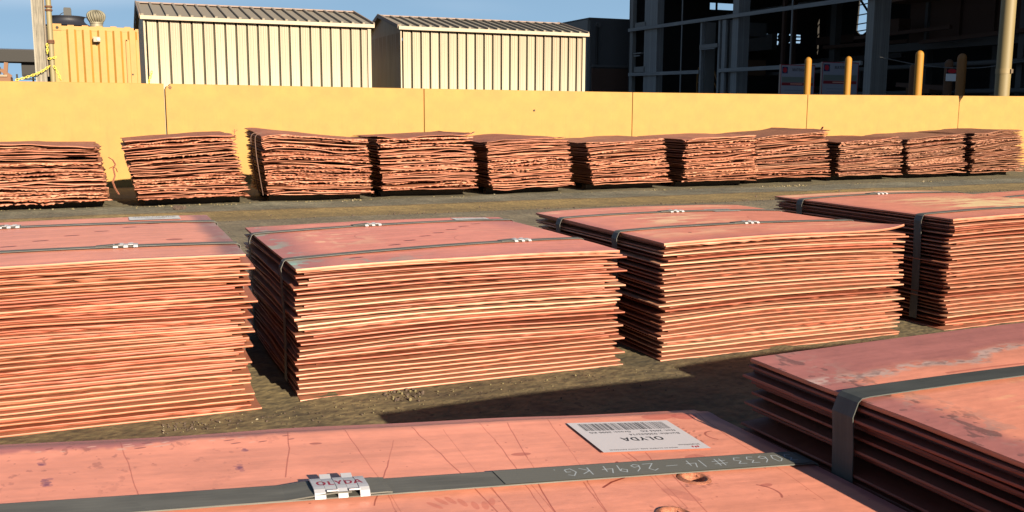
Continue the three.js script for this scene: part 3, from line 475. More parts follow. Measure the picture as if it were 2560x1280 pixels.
// the nearest bundle: label, chalk, seal, lifting holes
{
  const HOLES = [[0.8, 0.7], [0.71, 0.603]], rows = [0, 0.02, 0.08, 0.2, 0.4, 0.5, 0.54]; for (let k = 0; k < 45; k++) rows.push(0.56 + k * 0.0044); for (const v of [0.78, 0.84, 0.9, 0.93, 0.95, 0.962, 0.972, 0.982, 0.991, 1]) rows.push(v);
  const b = bundle({
    label: 'nearest strapped copper bundle, with a white barcode label on its scratched pink top', x0: -0.141, x1: 0.862, zf: -0.27, zb: -1.27, hL: 0.406, hR: 0.33, n: 46, seed: 9, top: plateMat(texF), straps: [[-1.02, -1.0, null]], lab: [0.815, 0.866, 0.163, 0.13, Math.PI - 0.07, labelMat],
    bowL: 0, bowR: 0, arch: 0, strapW: 0.046, nx: 24, topNx: 200, topRows: rows, side: 0.004,
    warp: (u, v) => -0.006 * step(0.955, 1, v) * (1 + 0.4 * n1(u * 5, 61)) + 0.002 * step(0.935, 0.955, v) * step(0.985, 0.96, v), skip: (u, v) => HOLES.some(([a, c]) => Math.hypot((u - a), (v - c)) < 0.0145),
  });
  const tilt = Math.atan(0.076);
  for (const [u, v] of HOLES) {
    const pr = [[0.0118, -0.008], [0.0138, -0.002], [0.0155, 0.002], [0.0182, 0.0024], [0.022, 0.0006]].map(([r, y]) => new THREE.Vector2(r, y));
    part('lifting_hole', new THREE.LatheGeometry(pr, 32), COPPER[1], b.g, [(u - 0.5) * b.w, b.yTop(u, v), (0.5 - v) * b.d], [0, 0, -tilt]);
  }
  const strap = b.g.children.find((c) => c.name === 'strap');
  // crimped seal with red lettering, on the strap
  const tx = canvasTex(512, 512, (x) => { x.fillStyle = '#c9c9cf'; x.fillRect(0, 0, 512, 512); for (let i = 0; i < 400; i++) { x.fillStyle = `rgba(${i % 2 ? 255 : 90},${i % 2 ? 255 : 90},110,.06)`; x.fillRect((i * 97) % 512, (i * 53) % 512, 30, 3); } x.fillStyle = '#a3182f'; x.font = 'bold 140px sans-serif'; x.textAlign = 'center'; x.save(); x.translate(256, 318); x.scale(0.98, 1.15); x.fillText('OLYDA', 0, 0); x.restore(); });
  const sx = 0.221, lx = sx - b.cx, u = lx / b.w + 0.5, zc = -1.0128 - b.cz;
  part('seal', SEAL.clone().scale(0.95, 1.1, 0.9), mat(rgb(0.8, 0.8, 0.84), 0.4, 0.2, { map: tx }), strap, [lx, b.yTop(u, 0.75) + 0.0052, zc], [0, -0.02, -tilt]);
  const under = ribbon([[-0.3, 0, 0], [-0.05, 0.001, 0], [0.0, 0.006, 0], [0.02, 0.006, 0]], 0.045, 0.0014);
  part('strap_end', under, strapMat, strap, [lx - 0.01, b.yTop(u, 0.75) + 0.0048, zc], [0, -0.02, -tilt]);
  part('strap_end', ribbon([[0.02, 0.003, 0], [0.05, 0.0035, 0], [0.056, 0.003, 0]], 0.045, 0.0014), strapMat, strap, [lx, b.yTop(u, 0.75) + 0.0035, zc], [0, -0.02, -tilt]);
  // chalk writing along the strap, read from the far side
  const G = { 3: [[[0.1, 0.9], [0.8, 0.85], [0.35, 0.55], [0.85, 0.35], [0.6, 0.05], [0.1, 0.1]]], 0: [[[0.5, 0.9], [0.1, 0.6], [0.2, 0.1], [0.7, 0.05], [0.95, 0.5], [0.75, 0.9], [0.5, 0.9]]], 6: [[[0.75, 0.95], [0.3, 0.6], [0.15, 0.2], [0.5, 0.03], [0.85, 0.2], [0.7, 0.42], [0.25, 0.35]]], '#': [[[0.3, 0.95], [0.2, 0.05]], [[0.75, 0.95], [0.65, 0.05]], [[-0.1, 0.65], [1.1, 0.7]], [[-0.15, 0.3], [1.1, 0.35]]], 1: [[[0.5, 0.95], [0.45, 0.05]]], 4: [[[0.35, 0.95], [0.05, 0.4], [0.95, 0.42]], [[0.7, 0.7], [0.62, 0.02]]], '-': [[[0.0, 0.5], [1, 0.52]]], 2: [[[0.1, 0.8], [0.5, 0.98], [0.85, 0.7], [0.1, 0.05], [1, 0.08]]], 9: [[[0.85, 0.75], [0.4, 0.95], [0.2, 0.65], [0.6, 0.5], [0.85, 0.75], [0.7, 0.03]]], K: [[[0.2, 0.95], [0.2, 0.05]], [[0.9, 0.8], [0.2, 0.45], [0.9, 0.08]]], G: [[[0.9, 0.8], [0.5, 0.95], [0.1, 0.5], [0.4, 0.05], [0.9, 0.15], [0.9, 0.45], [0.55, 0.45]]], '.': [[[0.4, 0.08], [0.45, 0.05]]], ' ': [] };
  const chalk = canvasTex(2048, 256, (x) => {
    x.fillStyle = 'rgb(105,104,99)'; x.fillRect(0, 0, 2048, 256); for (let i = 0; i < 300; i++) { x.fillStyle = `rgba(${i % 3 ? 85 : 135},${i % 3 ? 85 : 133},${i % 3 ? 82 : 126},.12)`; x.fillRect((i * 379) % 2048, (i * 61) % 256, 260, 3); }
    x.strokeStyle = 'rgba(195,205,220,.75)'; x.lineWidth = 7; x.lineCap = x.lineJoin = 'round'; let p = 30;
    for (const c of '30633 # 14 - 2694 KG.') { const wd = c === ' ' ? 44 : c === '1' ? 60 : 96; for (const s of G[c]) { x.beginPath(); s.forEach(([a, e], i) => { const X = p + a * wd * 0.78 + e * 14, Y = 205 - e * 150; i ? x.lineTo(X, Y) : x.moveTo(X, Y); }); x.stroke(); } p += wd; }
  });
  const cg = new THREE.PlaneGeometry(0.44, 0.0445, 12, 1).rotateX(-Math.PI / 2).rotateY(Math.PI), lxc = 0.632 - b.cx;
  part('chalk_writing', cg, mat(0xffffff, 0.6, 0.1, { map: chalk }), strap, [lxc, b.yTop(lxc / b.w + 0.5, 0.73) + 0.0062, -1.0047 - b.cz], [0, -0.02, -tilt]);
}

// ------------------------------------------------------------------ TWO CREAM SHEDS
const streak = dataTex(256, (u, v) => { const k = 0.94 + 0.06 * fs(u * 2, v * 0.35), d = step(0.5, 1, v) * 0.3 * (0.5 + fs(u * 4, v * 0.3)); return [k - d * 0.7, k - d, k - d * 1.3]; });
const creams = [[0.47, 0.4, 0.29], [0.44, 0.375, 0.27], [0.49, 0.43, 0.32], [0.45, 0.365, 0.265]].map((c) => mat(rgb(...c), 0.55, 0, { map: streak }));
const seamM = mat(rgb(0.045, 0.038, 0.018), 0.8);
const roofM = mat(rgb(0.25, 0.215, 0.17), 0.6, 0.05), trimM = mat(rgb(0.42, 0.34, 0.24), 0.6);
function shed(label, x0, x1, zf, dep, he, hr, zr, n, seed) {
  const w = x1 - x0, t = thing('garden_shed', label, 'shed', [x0, 0, zf], 'cream steel sheds behind the yellow wall'), R = rng(seed), pw = w / n;
  const pan = mergeGeometries([box(pw - 0.028, 1, 0.03, (pw + 0.024) / 2, 0.5, -0.015), box(0.012, 1, 0.012, 0.034, 0.5, 0.005), box(0.006, 1, 0.006, 0.055, 0.5, 0.003), box(0.006, 1, 0.006, pw * 0.66, 0.5, 0.002)]);
  const seamG = box(0.03, 1, 0.012, 0.012, 0.5, -0.028);
  for (let k = 0; k < n; k++) { part('wall_sheet', pan.clone().scale(1, he - 0.045, 1), creams[Math.floor(R() * 4)], t, [k * pw, 0, 0]); if (k) part('seam', seamG.clone().scale(1, he - 0.05, 1), seamM, t, [k * pw, 0, 0]); }
  part('corner_trim', box(0.05, he - 0.04, 0.05, 0.012, (he - 0.04) / 2, -0.0), creams[2], t, [w - 0.02, 0, 0.008]); part('corner_trim', box(0.02, he - 0.04, 0.05, 0, (he - 0.04) / 2, 0), creams[2], t, [-0.012, 0, 0.002]);
  const rz = zr - zf, ov = 0.05, ns = 12;
  for (const side of [0, 1]) for (let k = 0; k < ns; k++) { // gable ends, sheet by sheet
    const za = (-dep * k) / ns, zb = (-dep * (k + 1)) / ns, hAt = (z) => (z > rz ? lerp(he, hr, z / rz) : lerp(hr, he, (z - rz) / (-dep - rz))) - 0.02;
    const s = new THREE.Shape([[za - 0.001, 0], [za - 0.001, hAt(za)], [zb + 0.001, hAt(zb)], [zb + 0.001, 0]].map((p) => new THREE.Vector2(p[0], p[1])));
    const g = mergeGeometries([new THREE.ExtrudeGeometry(s, { depth: 0.012, bevelEnabled: false }), box(0.02, hAt((za + zb) / 2) - 0.04, 0.03, zb + 0.02, hAt((za + zb) / 2) / 2, side ? 0.015 : -0.01).toNonIndexed()]).rotateY(-Math.PI / 2);
    part('end_sheet', g, creams[Math.floor(R() * 4)], t, [side ? w : 0.006, 0, 0]);
  }
  const back = box(w, he - 0.06, 0.012, w / 2, (he - 0.06) / 2, -dep); part('back_wall', back, creams[1], t);
  const m = 20, rw = (w + 2 * ov) / m, L1 = Math.hypot(-rz + ov, hr - he + 0.02), a1 = Math.atan2(hr - he, -rz), L2 = Math.hypot(dep + rz + ov, hr - he), a2 = Math.atan2(hr - he, dep + rz);
  const rp = (L) => mergeGeometries([box(rw - 0.002, 0.01, L, rw / 2, 0, -L / 2), box(0.035, 0.036, L - 0.01, 0.02, 0.018, -L / 2)]);
  const g1 = rp(L1), g2 = rp(L2);
  for (let k = 0; k < m; k++) { part('roof_sheet', g1, roofM, t, [-ov + k * rw, he - 0.005, ov], [a1, 0, 0]); part('roof_sheet', g2, roofM, t, [-ov + (k + 1) * rw, he - 0.005, -dep - ov], [a2, Math.PI, 0].map((v, i) => (i === 0 ? -0 : v)), 0).rotation.set(0, Math.PI, 0), t.children.at(-1).rotateX(a2); }
  part('ridge_cap', box(w + 2 * ov + 0.02, 0.02, 0.16, w / 2, hr + 0.022, rz), mat(rgb(0.2, 0.13, 0.11), 0.6), t);
  part('eave_trim', box(w + 2 * ov + 0.02, 0.05, 0.035, w / 2, he - 0.022, ov + 0.02), trimM, t);
  for (const x of [-ov - 0.012, w + ov + 0.012]) { const g = mergeGeometries([bar([x, he, ov], [x, hr + 0.02, rz], 0.02, 0.06), bar([x, hr + 0.02, rz], [x, he, -dep - ov], 0.02, 0.06)]); part('barge_trim', g, mat(rgb(0.25, 0.19, 0.15), 0.6), t); }
  return t;
}
shed('cream steel shed, the left one, directly right of the yellow container', 0.628, 3.8, -14.5, 2.2, 2.09, 2.372, -15.75, 21, 31);
shed('cream steel shed, the right one, whose pale left end wall shows', 4.3, 7.43, -14.5, 2.0, 2.082, 2.318, -15.6, 21, 33);

// ------------------------------------------------------------------ YELLOW CONTAINER AND WHAT STANDS ROUND IT
{
  const cy = mat(rgb(0.42, 0.22, 0.04), 0.6, 0, { map: barrierTex }), cy2 = mat(rgb(0.38, 0.18, 0.03), 0.6), dark = mat(rgb(0.03, 0.025, 0.02));
  const t = thing('shipping_container', 'yellow corrugated steel container left of the sheds', 'container', [-0.82, 0, -22]), L = 3.0, Hc = 2.53;
  const s = new THREE.Shape(), prof = []; let x = 0.16; const pitch = 0.29;
  while (x < L - 0.12) { prof.push([x, 0], [x + 0.1, 0], [x + 0.14, -0.045], [x + 0.25, -0.045]); x += pitch; } prof.push([L - 0.1, 0]);
  s.moveTo(prof[0][0], prof[0][1]); for (const p of prof.slice(1)) s.lineTo(p[0], p[1]); for (const p of prof.slice().reverse()) s.lineTo(p[0], p[1] - 0.01);
  part('corrugated_side', new THREE.ExtrudeGeometry(s, { depth: Hc - 0.22, bevelEnabled: false }).rotateX(-Math.PI / 2).translate(0, 0.12, 0), cy, t).rotation.set(0, 0, 0);
  part('corner_post', box(0.16, Hc - 0.2, 0.16, 0.08, Hc / 2, -0.075), cy, t); part('corner_post', box(0.12, Hc - 0.2, 0.16, L - 0.05, Hc / 2, -0.075), cy, t);
  part('top_rail', box(L, 0.09, 0.09, L / 2, Hc - 0.075, -0.03), cy, t); part('bottom_rail', box(L, 0.12, 0.09, L / 2, 0.06, -0.03), cy, t);
  const cc = part('corner_casting', box(0.18, 0.13, 0.18, 0.088, Hc - 0.058, -0.067), cy2, t); part('lock_hole', new THREE.CylinderGeometry(0.03, 0.03, 0.02, 12).rotateX(Math.PI / 2).translate(0.1, Hc - 0.07, 0.018), dark, cc);
  part('roof', box(L - 0.1, 0.03, 2.3, L / 2, Hc - 0.045, -1.2), cy, t); part('end_wall', box(0.05, Hc - 0.2, 2.2, 0.03, Hc / 2, -1.25), cy, t); part('back_wall', box(L, Hc - 0.2, 0.05, L / 2, Hc / 2, -2.35), cy, t);
  for (let k = 0; k < 7; k++) part('roof_rib', box(0.12, 0.03, 0.3, 0.35 + k * 0.27, Hc - 0.02, -0.2), cy2, t);
  const d = part('door_panel', box(0.62, 1.95, 0.03, 1.72, 1.25, 0.03), cy, t); part('door_frame', mergeGeometries([box(0.03, 2, 0.02, 1.395, 1.26, 0.036), box(0.66, 0.03, 0.02, 1.72, 2.24, 0.036)]), cy2, d); part('lock_hole', new THREE.CylinderGeometry(0.02, 0.02, 0.02, 10).rotateX(Math.PI / 2).translate(1.485, 1.545, 0.046), dark, d);
  const lm = thing('flood_lamp', 'small grey lamp fixed high on the yellow container side', 'lamp', [0.01, 2.24, -21.95]);
  part('housing', box(0.13, 0.1, 0.12, 0, 0, 0.06), mat(rgb(0.28, 0.22, 0.16), 0.5), lm); part('lens', new THREE.CylinderGeometry(0.035, 0.035, 0.02, 14).rotateX(Math.PI / 2).translate(0.03, 0, 0.13), mat(rgb(0.55, 0.5, 0.45), 0.2), lm); part('bracket', box(0.03, 0.16, 0.02, 0, -0.02, 0.0), dark, lm);
  // turbine vent on the roof
  const v = thing('turbine_vent', 'round ribbed turbine vent on top of the yellow container', 'roof vent', [0.02, 2.5, -23]);
  const vm = mat(rgb(0.24, 0.22, 0.16), 0.6, 0.2); part('neck', new THREE.CylinderGeometry(0.125, 0.14, 0.18, 20).translate(0, 0.06, 0), vm, v);
  part('collar', new THREE.CylinderGeometry(0.14, 0.14, 0.03, 20).translate(0, 0.16, 0), vm, v);
  for (let k = 0; k < 20; k++) { const a = (k / 20) * Math.PI * 2; part('vane', tube([[0.12, 0.17, 0], [0.17, 0.25, 0.02], [0.17, 0.34, 0.04], [0.09, 0.41, 0.03], [0.02, 0.42, 0]], 0.014, 10, 4).scale(1, 1, 1), vm, v, [0, 0, 0], [0, a, 0]); }
  part('dome', new THREE.SphereGeometry(0.168, 20, 12).scale(1, 0.76, 1).translate(0, 0.29, 0), mat(rgb(0.16, 0.145, 0.11), 0.7), v);
  // dark hood with a motor box
  const h = thing('extractor_hood', 'dark flared extractor hood with a black motor box, above the container', 'extractor hood', [-0.57, 2.68, -24.5]); const hm = mat(rgb(0.022, 0.024, 0.036), 0.6, 0.2);
  const hp = [[0.52, 0.0], [0.45, 0.03], [0.38, 0.07], [0.345, 0.11], [0.335, 0.15], [0.345, 0.19], [0.365, 0.205], [0.365, 0.22], [0, 0.22]].map((p) => new THREE.Vector2(...p)); part('hood', new THREE.LatheGeometry(hp, 28), hm, h);
  part('motor', mergeGeometries([box(0.16, 0.17, 0.15, 0, 0.305, 0), box(0.14, 0.03, 0.13, 0, 0.4, 0)]), mat(rgb(0.012, 0.012, 0.014), 0.6), h);
  part('cable', tube([[0.34, 0.21, 0.05], [0.42, 0.2, 0.05], [0.5, 0.15, 0.06], [0.55, 0.05, 0.1], [0.56, -0.1, 0.1]], 0.012, 20, 5), hm, h); part('cable', tube([[-0.05, 0.31, 0], [-0.13, 0.28, 0], [-0.18, 0.22, 0]], 0.008, 12, 5), hm, h);
}
{ // weathered post, thin pole and yellow chain at the left
  const rust = mat(rgb(0.12, 0.05, 0.025), 0.9), post = thing('channel_post', 'weathered grey steel channel post, the wide one left of the thin pole', 'post', [-0.632, 0, -13.02]);
  const gt = dataTex(256, (u, v) => { const k = 0.75 + 0.25 * fs(u * 2, v * 3) + 0.12 * fs(u * 6, v * 9); return [k, k * 0.98, k * 0.95]; });
  part('web', box(0.1, 3.4, 0.012, 0, 1.7, 0), mat(rgb(0.4, 0.37, 0.32), 0.8, 0.05, { map: gt }), post); part('flange', box(0.012, 3.4, 0.07, 0.056, 1.7, -0.03), mat(rgb(0.2, 0.18, 0.15), 0.8), post); part('flange', box(0.012, 3.4, 0.07, -0.056, 1.7, -0.03), mat(rgb(0.3, 0.28, 0.24), 0.8), post);
  const pole = thing('steel_pole', 'thin olive steel pole with rusty brackets, hung with yellow chain', 'pole', [-0.505, 0, -13.0]);
  part('tube', new THREE.CylinderGeometry(0.031, 0.031, 3.6, 16).translate(0, 1.8, 0), mat(rgb(0.24, 0.2, 0.105), 0.6), pole);
  for (const [y, s] of [[1.98, 0.1], [2.02, 0.06], [1.62, 0.06], [1.6, 0.05]]) part('bracket', new THREE.TorusGeometry(0.034, 0.009, 6, 14).rotateX(Math.PI / 2).scale(1, 1.6, 1).translate(0, y, 0), rust, pole);
  part('conduit', tube([[-0.05, 1.2, 0], [-0.055, 1.7, 0], [-0.05, 2.2, 0], [-0.052, 3.4, 0]], 0.012, 10, 6), mat(rgb(0.2, 0.16, 0.12), 0.8), pole);
  const dk = thing('dark_block', 'tall narrow black cabinet between the thin pole and the container', 'cabinet', [-1.0, 0, -24]); part('body', box(0.3, 2.6, 0.3, 0.03, 1.3, 0), mat(rgb(0.03, 0.022, 0.018), 0.8), dk); part('cap', box(0.33, 0.03, 0.33, 0.03, 2.61, 0), mat(rgb(0.05, 0.04, 0.03), 0.8), dk);  // plain black block filling the dark strip left of the container
  const ym = mat(rgb(0.75, 0.6, 0.08), 0.5), link = new THREE.TorusGeometry(0.014, 0.0042, 6, 12).scale(1.45, 0.85, 1);
  const chain = (label, pts) => { const c = thing('yellow_chain', label, 'chain', [0, 0, 0], 'yellow plastic chain lengths'), cv = new THREE.CatmullRomCurve3(pts.map((p) => new THREE.Vector3(...p))), n = Math.round(cv.getLength() / 0.03); for (let i = 0; i < n; i++) { const p = cv.getPointAt((i + 0.5) / n), q = cv.getTangentAt((i + 0.5) / n), m = part('link', link, ym, c, p.toArray()); m.quaternion.setFromUnitVectors(new THREE.Vector3(1, 0, 0), q); m.rotateX(i % 2 ? 1.2 : -0.3); } };
  chain('yellow plastic chain sloping down left from the thin pole to the wall top', [[-0.9, 1.15, -12.9], [-0.75, 1.2, -12.93], [-0.62, 1.26, -12.95], [-0.53, 1.325, -12.96]]);
  chain('yellow plastic chain hanging straight down the upper left of the thin pole', [[-0.545, 1.58, -12.95], [-0.545, 1.53, -12.95], [-0.548, 1.47, -12.95]]);
  chain('yellow plastic chain wrapped round the thin pole above the sloping length', [[-0.54, 1.41, -12.955], [-0.5, 1.415, -12.945], [-0.46, 1.43, -12.96]]);
  chain('yellow plastic chain dropping right from the thin pole in front of the container', [[-0.485, 1.32, -12.95], [-0.45, 1.25, -12.94], [-0.42, 1.16, -12.93]]);
  chain('yellow plastic chain standing up by the dark end of the left shed', [[0.575, 1.1, -13.2], [0.59, 1.18, -13.2], [0.61, 1.23, -13.2], [0.625, 1.29, -13.2]]);
}
{ // conveyor gantry and brown machine far left
  const dk = mat(rgb(0.02, 0.018, 0.018), 0.8), g = thing('conveyor_gantry', 'long dark conveyor gantry far behind the wall at the left edge', 'conveyor', [-6.5, 0, -40]);
  part('casing', box(9.2, 0.42, 1.4, 0, 2.73, 0), dk, g); part('roof', new THREE.CylinderGeometry(0.5, 0.5, 9.2, 16, 1, false, 0, Math.PI).rotateZ(Math.PI / 2).scale(1, 0.12, 1.3).translate(0, 2.94, 0), mat(rgb(0.12, 0.12, 0.14), 0.35, 0.2), g);
  part('hopper', box(0.62, 0.5, 0.8, 4.25, 2.27, 0), dk, g);
  for (const x of [3.75, 4.28, 4.5]) part('leg', box(0.06, 2.1, 0.06, x, 1.05, 0), dk, g);
  for (const [a, b] of [[[3.95, 2.05], [4.6, 2.05]], [[3.95, 1.92], [4.6, 1.92]], [[3.95, 1.5], [4.6, 1.5]]]) part('rail', bar([a[0], a[1], 0.2], [b[0], b[1], 0.2], 0.04), dk, g);
  for (let k = 0; k < 3; k++) part('hose_reel', new THREE.TorusGeometry(0.07, 0.015, 5, 14), dk, g, [4.05 + k * 0.2, 2.0, 0.4]);
  const m = thing('brown_machine', 'rusty brown machine with upright arm below the conveyor at the left edge', 'machine', [-3.25, 0, -39]); const br = mat(rgb(0.2, 0.1, 0.055), 0.85), br2 = mat(rgb(0.3, 0.22, 0.15), 0.8);
  part('body', box(1.0, 1.95, 1, -0.1, 0.98, 0), br, m); part('arm', bar([0.2, 1.8, 0.3], [0.28, 2.46, 0.3], 0.13), br, m); part('boom', bar([0.1, 2.2, 0.4], [0.42, 1.95, 0.4], 0.12), br, m); part('cab', box(0.25, 0.25, 0.4, -0.05, 2.18, 0.2), br2, m); part('cover', box(0.5, 0.07, 0.5, 0.05, 1.99, 0.3), br2, m);
}

// ------------------------------------------------------------------ DARK STEEL FRAMED BUILDING AND ANNEXE
{
  const steel = mat(rgb(0.22, 0.22, 0.225), 0.7, 0, { map: steelTex }), steel2 = mat(rgb(0.16, 0.155, 0.15), 0.8), black = mat(rgb(0.014, 0.012, 0.012), 0.9), brown = mat(rgb(0.07, 0.03, 0.018), 0.9), rustM = mat(rgb(0.12, 0.055, 0.025), 0.9), grey = mat(rgb(0.085, 0.08, 0.08), 0.9);  // near-black base colour paints the interior walls into deep shade
  const b = thing('steel_frame_building', 'large dark open steel framed building at the right', 'building', [24, 0, 0]);
  const X = (x) => x - 24;
  const column = (z0, z1, x1, m = steel) => part('column', mergeGeometries([box(x1, 16, 0.04, x1 / 2, 8, z1 - 0.02), box(x1, 16, 0.04, x1 / 2, 8, z0 + 0.02), box(0.04, 16, z1 - z0 - 0.08, x1 / 2 - 0.05, 8, (z0 + z1) / 2), box(0.03, 16, z1 - z0 - 0.081, 0.016, 8, (z0 + z1) / 2)]), m, b);
  column(-41.95, -41.65, 0.2, steel2); column(-40.55, -39.4, 0.35); column(-33.55, -33.15, 0.55); column(-25.95, -25.62, 0.72, mat(rgb(0.25, 0.235, 0.22), 0.75, 0, { map: steelTex })); column(-19.5, -19.1, 0.6);
  const girt = (a, c) => part('girt', bar(a, c, 0.1, 0.15), steel, b);
  girt([-0.07, 4.76, -41.9], [-0.07, 4.7, -33.35]); girt([-0.07, 4.7, -33.35], [-0.07, 4.62, -18]); girt([-0.07, 2.63, -41.8], [-0.07, 2.55, -35.75]); girt([-0.07, 2.55, -34.3], [-0.07, 2.5, -26]);
  part('girt_cleat', box(0.3, 0.22, 0.9, 0.1, 4.95, -40.9), steel2, b); part('girt_cleat', box(0.3, 0.26, 0.9, 0.1, 2.85, -40.9), steel2, b); part('girt_cleat', box(0.3, 0.06, 0.7, 0.1, 3.62, -41.1), steel2, b); part('girt_cleat', box(0.06, 0.05, 0.5, -0.05, 3.5, -41.1), steel, b);
  // door frame between the girts
  for (const z of [-35.75, -34.42]) { part('door_post', box(0.16, 4.7, 0.12, 0.05, 2.35, z), steel, b); part('door_post', box(0.5, 4.65, 0.06, 0.45, 2.33, z - 0.0), steel2, b); }
  part('lintel', box(0.18, 0.16, 1.3, -0.02, 3.6, -35.08), steel2, b); part('lintel_edge', box(0.05, 0.04, 1.1, -0.14, 3.48, -35.08), steel, b);
  part('post', box(0.1, 4.6, 0.24, 0.0, 2.3, -34.05), steel, b); part('post', box(0.1, 4.6, 0.3, 0.25, 2.3, -33.85), steel2, b);
  for (const [z, y0, y1] of [[-37.15, 0, 8], [-29.7, 2.6, 6.5]]) part('tie_rod', new THREE.CylinderGeometry(0.03, 0.03, y1 - y0, 6).translate(-0.1, (y0 + y1) / 2, z), steel, b);
  // unseen cladding, roof and end wall, added and sized to keep the sun out
  part('unseen_upper_cladding', box(0.1, 9, 76, 0.1, 11.6, -4), black, b); part('unseen_side_cladding', box(0.1, 7.1, 48, 0.1, 3.55, 10), black, b); part('roof', box(12.4, 0.3, 76.4, 6, 16.2, -4), black, b); part('unseen_end_wall', box(12, 16, 0.2, 6, 8, 34), black, b);
  // far end wall and long back wall, with the openings that show the sky
  const holed = (W, H, holes) => { const s = new THREE.Shape([[0, 0], [W, 0], [W, H], [0, H]].map((p) => new THREE.Vector2(...p))); for (const h of holes) s.holes.push(new THREE.Path(h.map((p) => new THREE.Vector2(...p)))); return new THREE.ExtrudeGeometry(s, { depth: 0.08, bevelEnabled: false }); };
  const rc = (a, c, d, e) => [[a, d], [c, d], [c, e], [a, e]];
  const E = [rc(4.587, 4.97, 5.96, 6.3), rc(5.05, 6.2, 5.97, 6.3), [[8.05, 4.66], [8.42, 4.67], [8.44, 4.85], [8.2, 4.9], [8.08, 4.8]], [[8.6, 4.63], [8.95, 4.65], [8.9, 4.78], [9.0, 4.92], [8.65, 4.91]], [[8.02, 4.32], [8.4, 4.34], [8.42, 4.52], [8.25, 4.48], [8.1, 4.54]], [[8.58, 4.36], [8.95, 4.33], [9.0, 4.52], [8.85, 4.56], [8.6, 4.5]], rc(9.25, 9.4, 4.82, 4.9), rc(9.3, 9.38, 4.66, 4.72), rc(9.2, 9.3, 4.44, 4.5), [[9.6, 4.84], [10.4, 4.82], [10.4, 4.9], [9.62, 4.93]], [[9.7, 4.65], [10.4, 4.63], [10.42, 4.76], [9.9, 4.74]], [[9.58, 4.46], [10.38, 4.46], [10.42, 4.57], [9.75, 4.56]]];
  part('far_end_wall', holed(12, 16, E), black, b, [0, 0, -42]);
  const zz = (z) => -z - 5; // the long wall is drawn along z
  const Bk = [rc(zz(-40.9), zz(-41.35), 4.67, 4.86), rc(zz(-40.5), zz(-40.75), 4.67, 4.84), rc(zz(-40.28), zz(-40.4), 4.7, 4.82), rc(zz(-40.03), zz(-40.15), 4.7, 4.82), [[zz(-39.63), 5.0], [zz(-39.3), 4.72], [zz(-38.95), 4.9], [zz(-38.75), 5.1], [zz(-38.5), 6.7], [zz(-39.5), 6.8]].reverse(), rc(zz(-37.5), zz(-37.65), 4.8, 5.85), rc(zz(-31.25), zz(-31.58), 4.52, 5.15), [[zz(-31.5), 5.25], [zz(-30.35), 5.18], [zz(-30.35), 5.42], [zz(-31.4), 5.5]].reverse()].map((h) => (THREE.ShapeUtils.isClockWise(h.map((p) => new THREE.Vector2(...p))) ? h : h.slice().reverse()));
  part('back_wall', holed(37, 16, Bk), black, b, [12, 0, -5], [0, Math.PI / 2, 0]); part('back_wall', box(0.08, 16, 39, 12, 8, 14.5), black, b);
  for (const y of [4.95, 5.3, 5.75, 6.25]) part('glazing_bar', bar([11.95, y, -39.7], [11.95, y + 0.06, -38.4], 0.05), black, b);
  part('brace', bar([11.9, 6.8, -39.6], [11.9, 5.6, -38.5], 0.08), black, b); part('glazing_bar', box(0.05, 1.4, 0.1, 11.9, 5.3, -38.75), black, b);
  // things inside, dim: floor beams, ribbed bin wall, pipes, inner columns
  part('floor_beam', box(0.3, 0.75, 9, 6, 4.2, -45.2).scale(1, 1, 0.7), grey, b, [0, 0, -10]); part('floor_beam', box(0.4, 0.3, 16, 6, 3.42, -24), grey, b);
  part('bin_wall', box(0.1, 2.2, 15, 7, 4.7, -23.5), brown, b); for (let k = 0; k < 9; k++) part('bin_rib', box(0.18, 2.2, 0.14, 6.9, 4.7, -30 + k * 1.6), k % 3 ? brown : grey, b);
  for (const z of [-36, -30.5, -27, -22]) part('inner_column', box(0.35, 16, 0.35, 7.5, 8, z), grey, b);
  for (const [y, z0, z1] of [[1.6, -40, -20], [2.6, -40, -20], [5.6, -41, -18]]) part('pipe', new THREE.CylinderGeometry(0.09, 0.09, z1 - z0, 8).rotateX(Math.PI / 2).translate(5, y, (z0 + z1) / 2), grey, b);
  const hr = mat(rgb(0.2, 0.09, 0.015), 0.8); part('handrail', tube([[1.8, 0, -38.6], [1.8, 2.75, -38.6], [1.8, 2.95, -38.4], [1.8, 2.95, -37.6], [1.8, 2.75, -37.4], [1.8, 1.5, -36.6], [1.8, 0.6, -36.1]], 0.05, 60, 6), hr, b); for (const z of [-38, -37.4, -37.0]) part('handrail_post', new THREE.CylinderGeometry(0.04, 0.04, 2.6, 6).translate(1.8, 1.3, z), hr, b); part('handrail', tube([[1.8, 2.2, -38.6], [1.8, 2.2, -37.4], [1.8, 0.9, -36.5]], 0.04, 30, 6), hr, b);
  const R = rng(404);
  for (let k = 0; k < 34; k++) { // dim pipes, ducts and beams at many heights
    const z = -41 + 22 * R(), y = 1 + 6 * R(), x = 2 + 8 * R(), kind = R(), m = R() < 0.55 ? brown : R() < 0.5 ? grey : rustM;
    if (kind < 0.45) part('pipe', bar([x, y, z], [x + (R() - 0.5) * 0.6, y + (R() - 0.5) * 0.4, z + 2 + 5 * R()], 0.1 + 0.12 * R()), m, b);
    else if (kind < 0.75) part('upright', bar([x, 0, z], [x, y + 2, z], 0.12 + 0.15 * R()), m, b);
    else part('duct', box(0.6 + R(), 0.3 + 0.6 * R(), 0.8 + 2 * R(), x, y, z), m, b);
  }
  // annexe
  const am = mat(rgb(0.06, 0.058, 0.06), 0.85), a = thing('annexe', 'low dark flat roofed annexe between the right shed and the steel building', 'building', [0, 0, -44]);
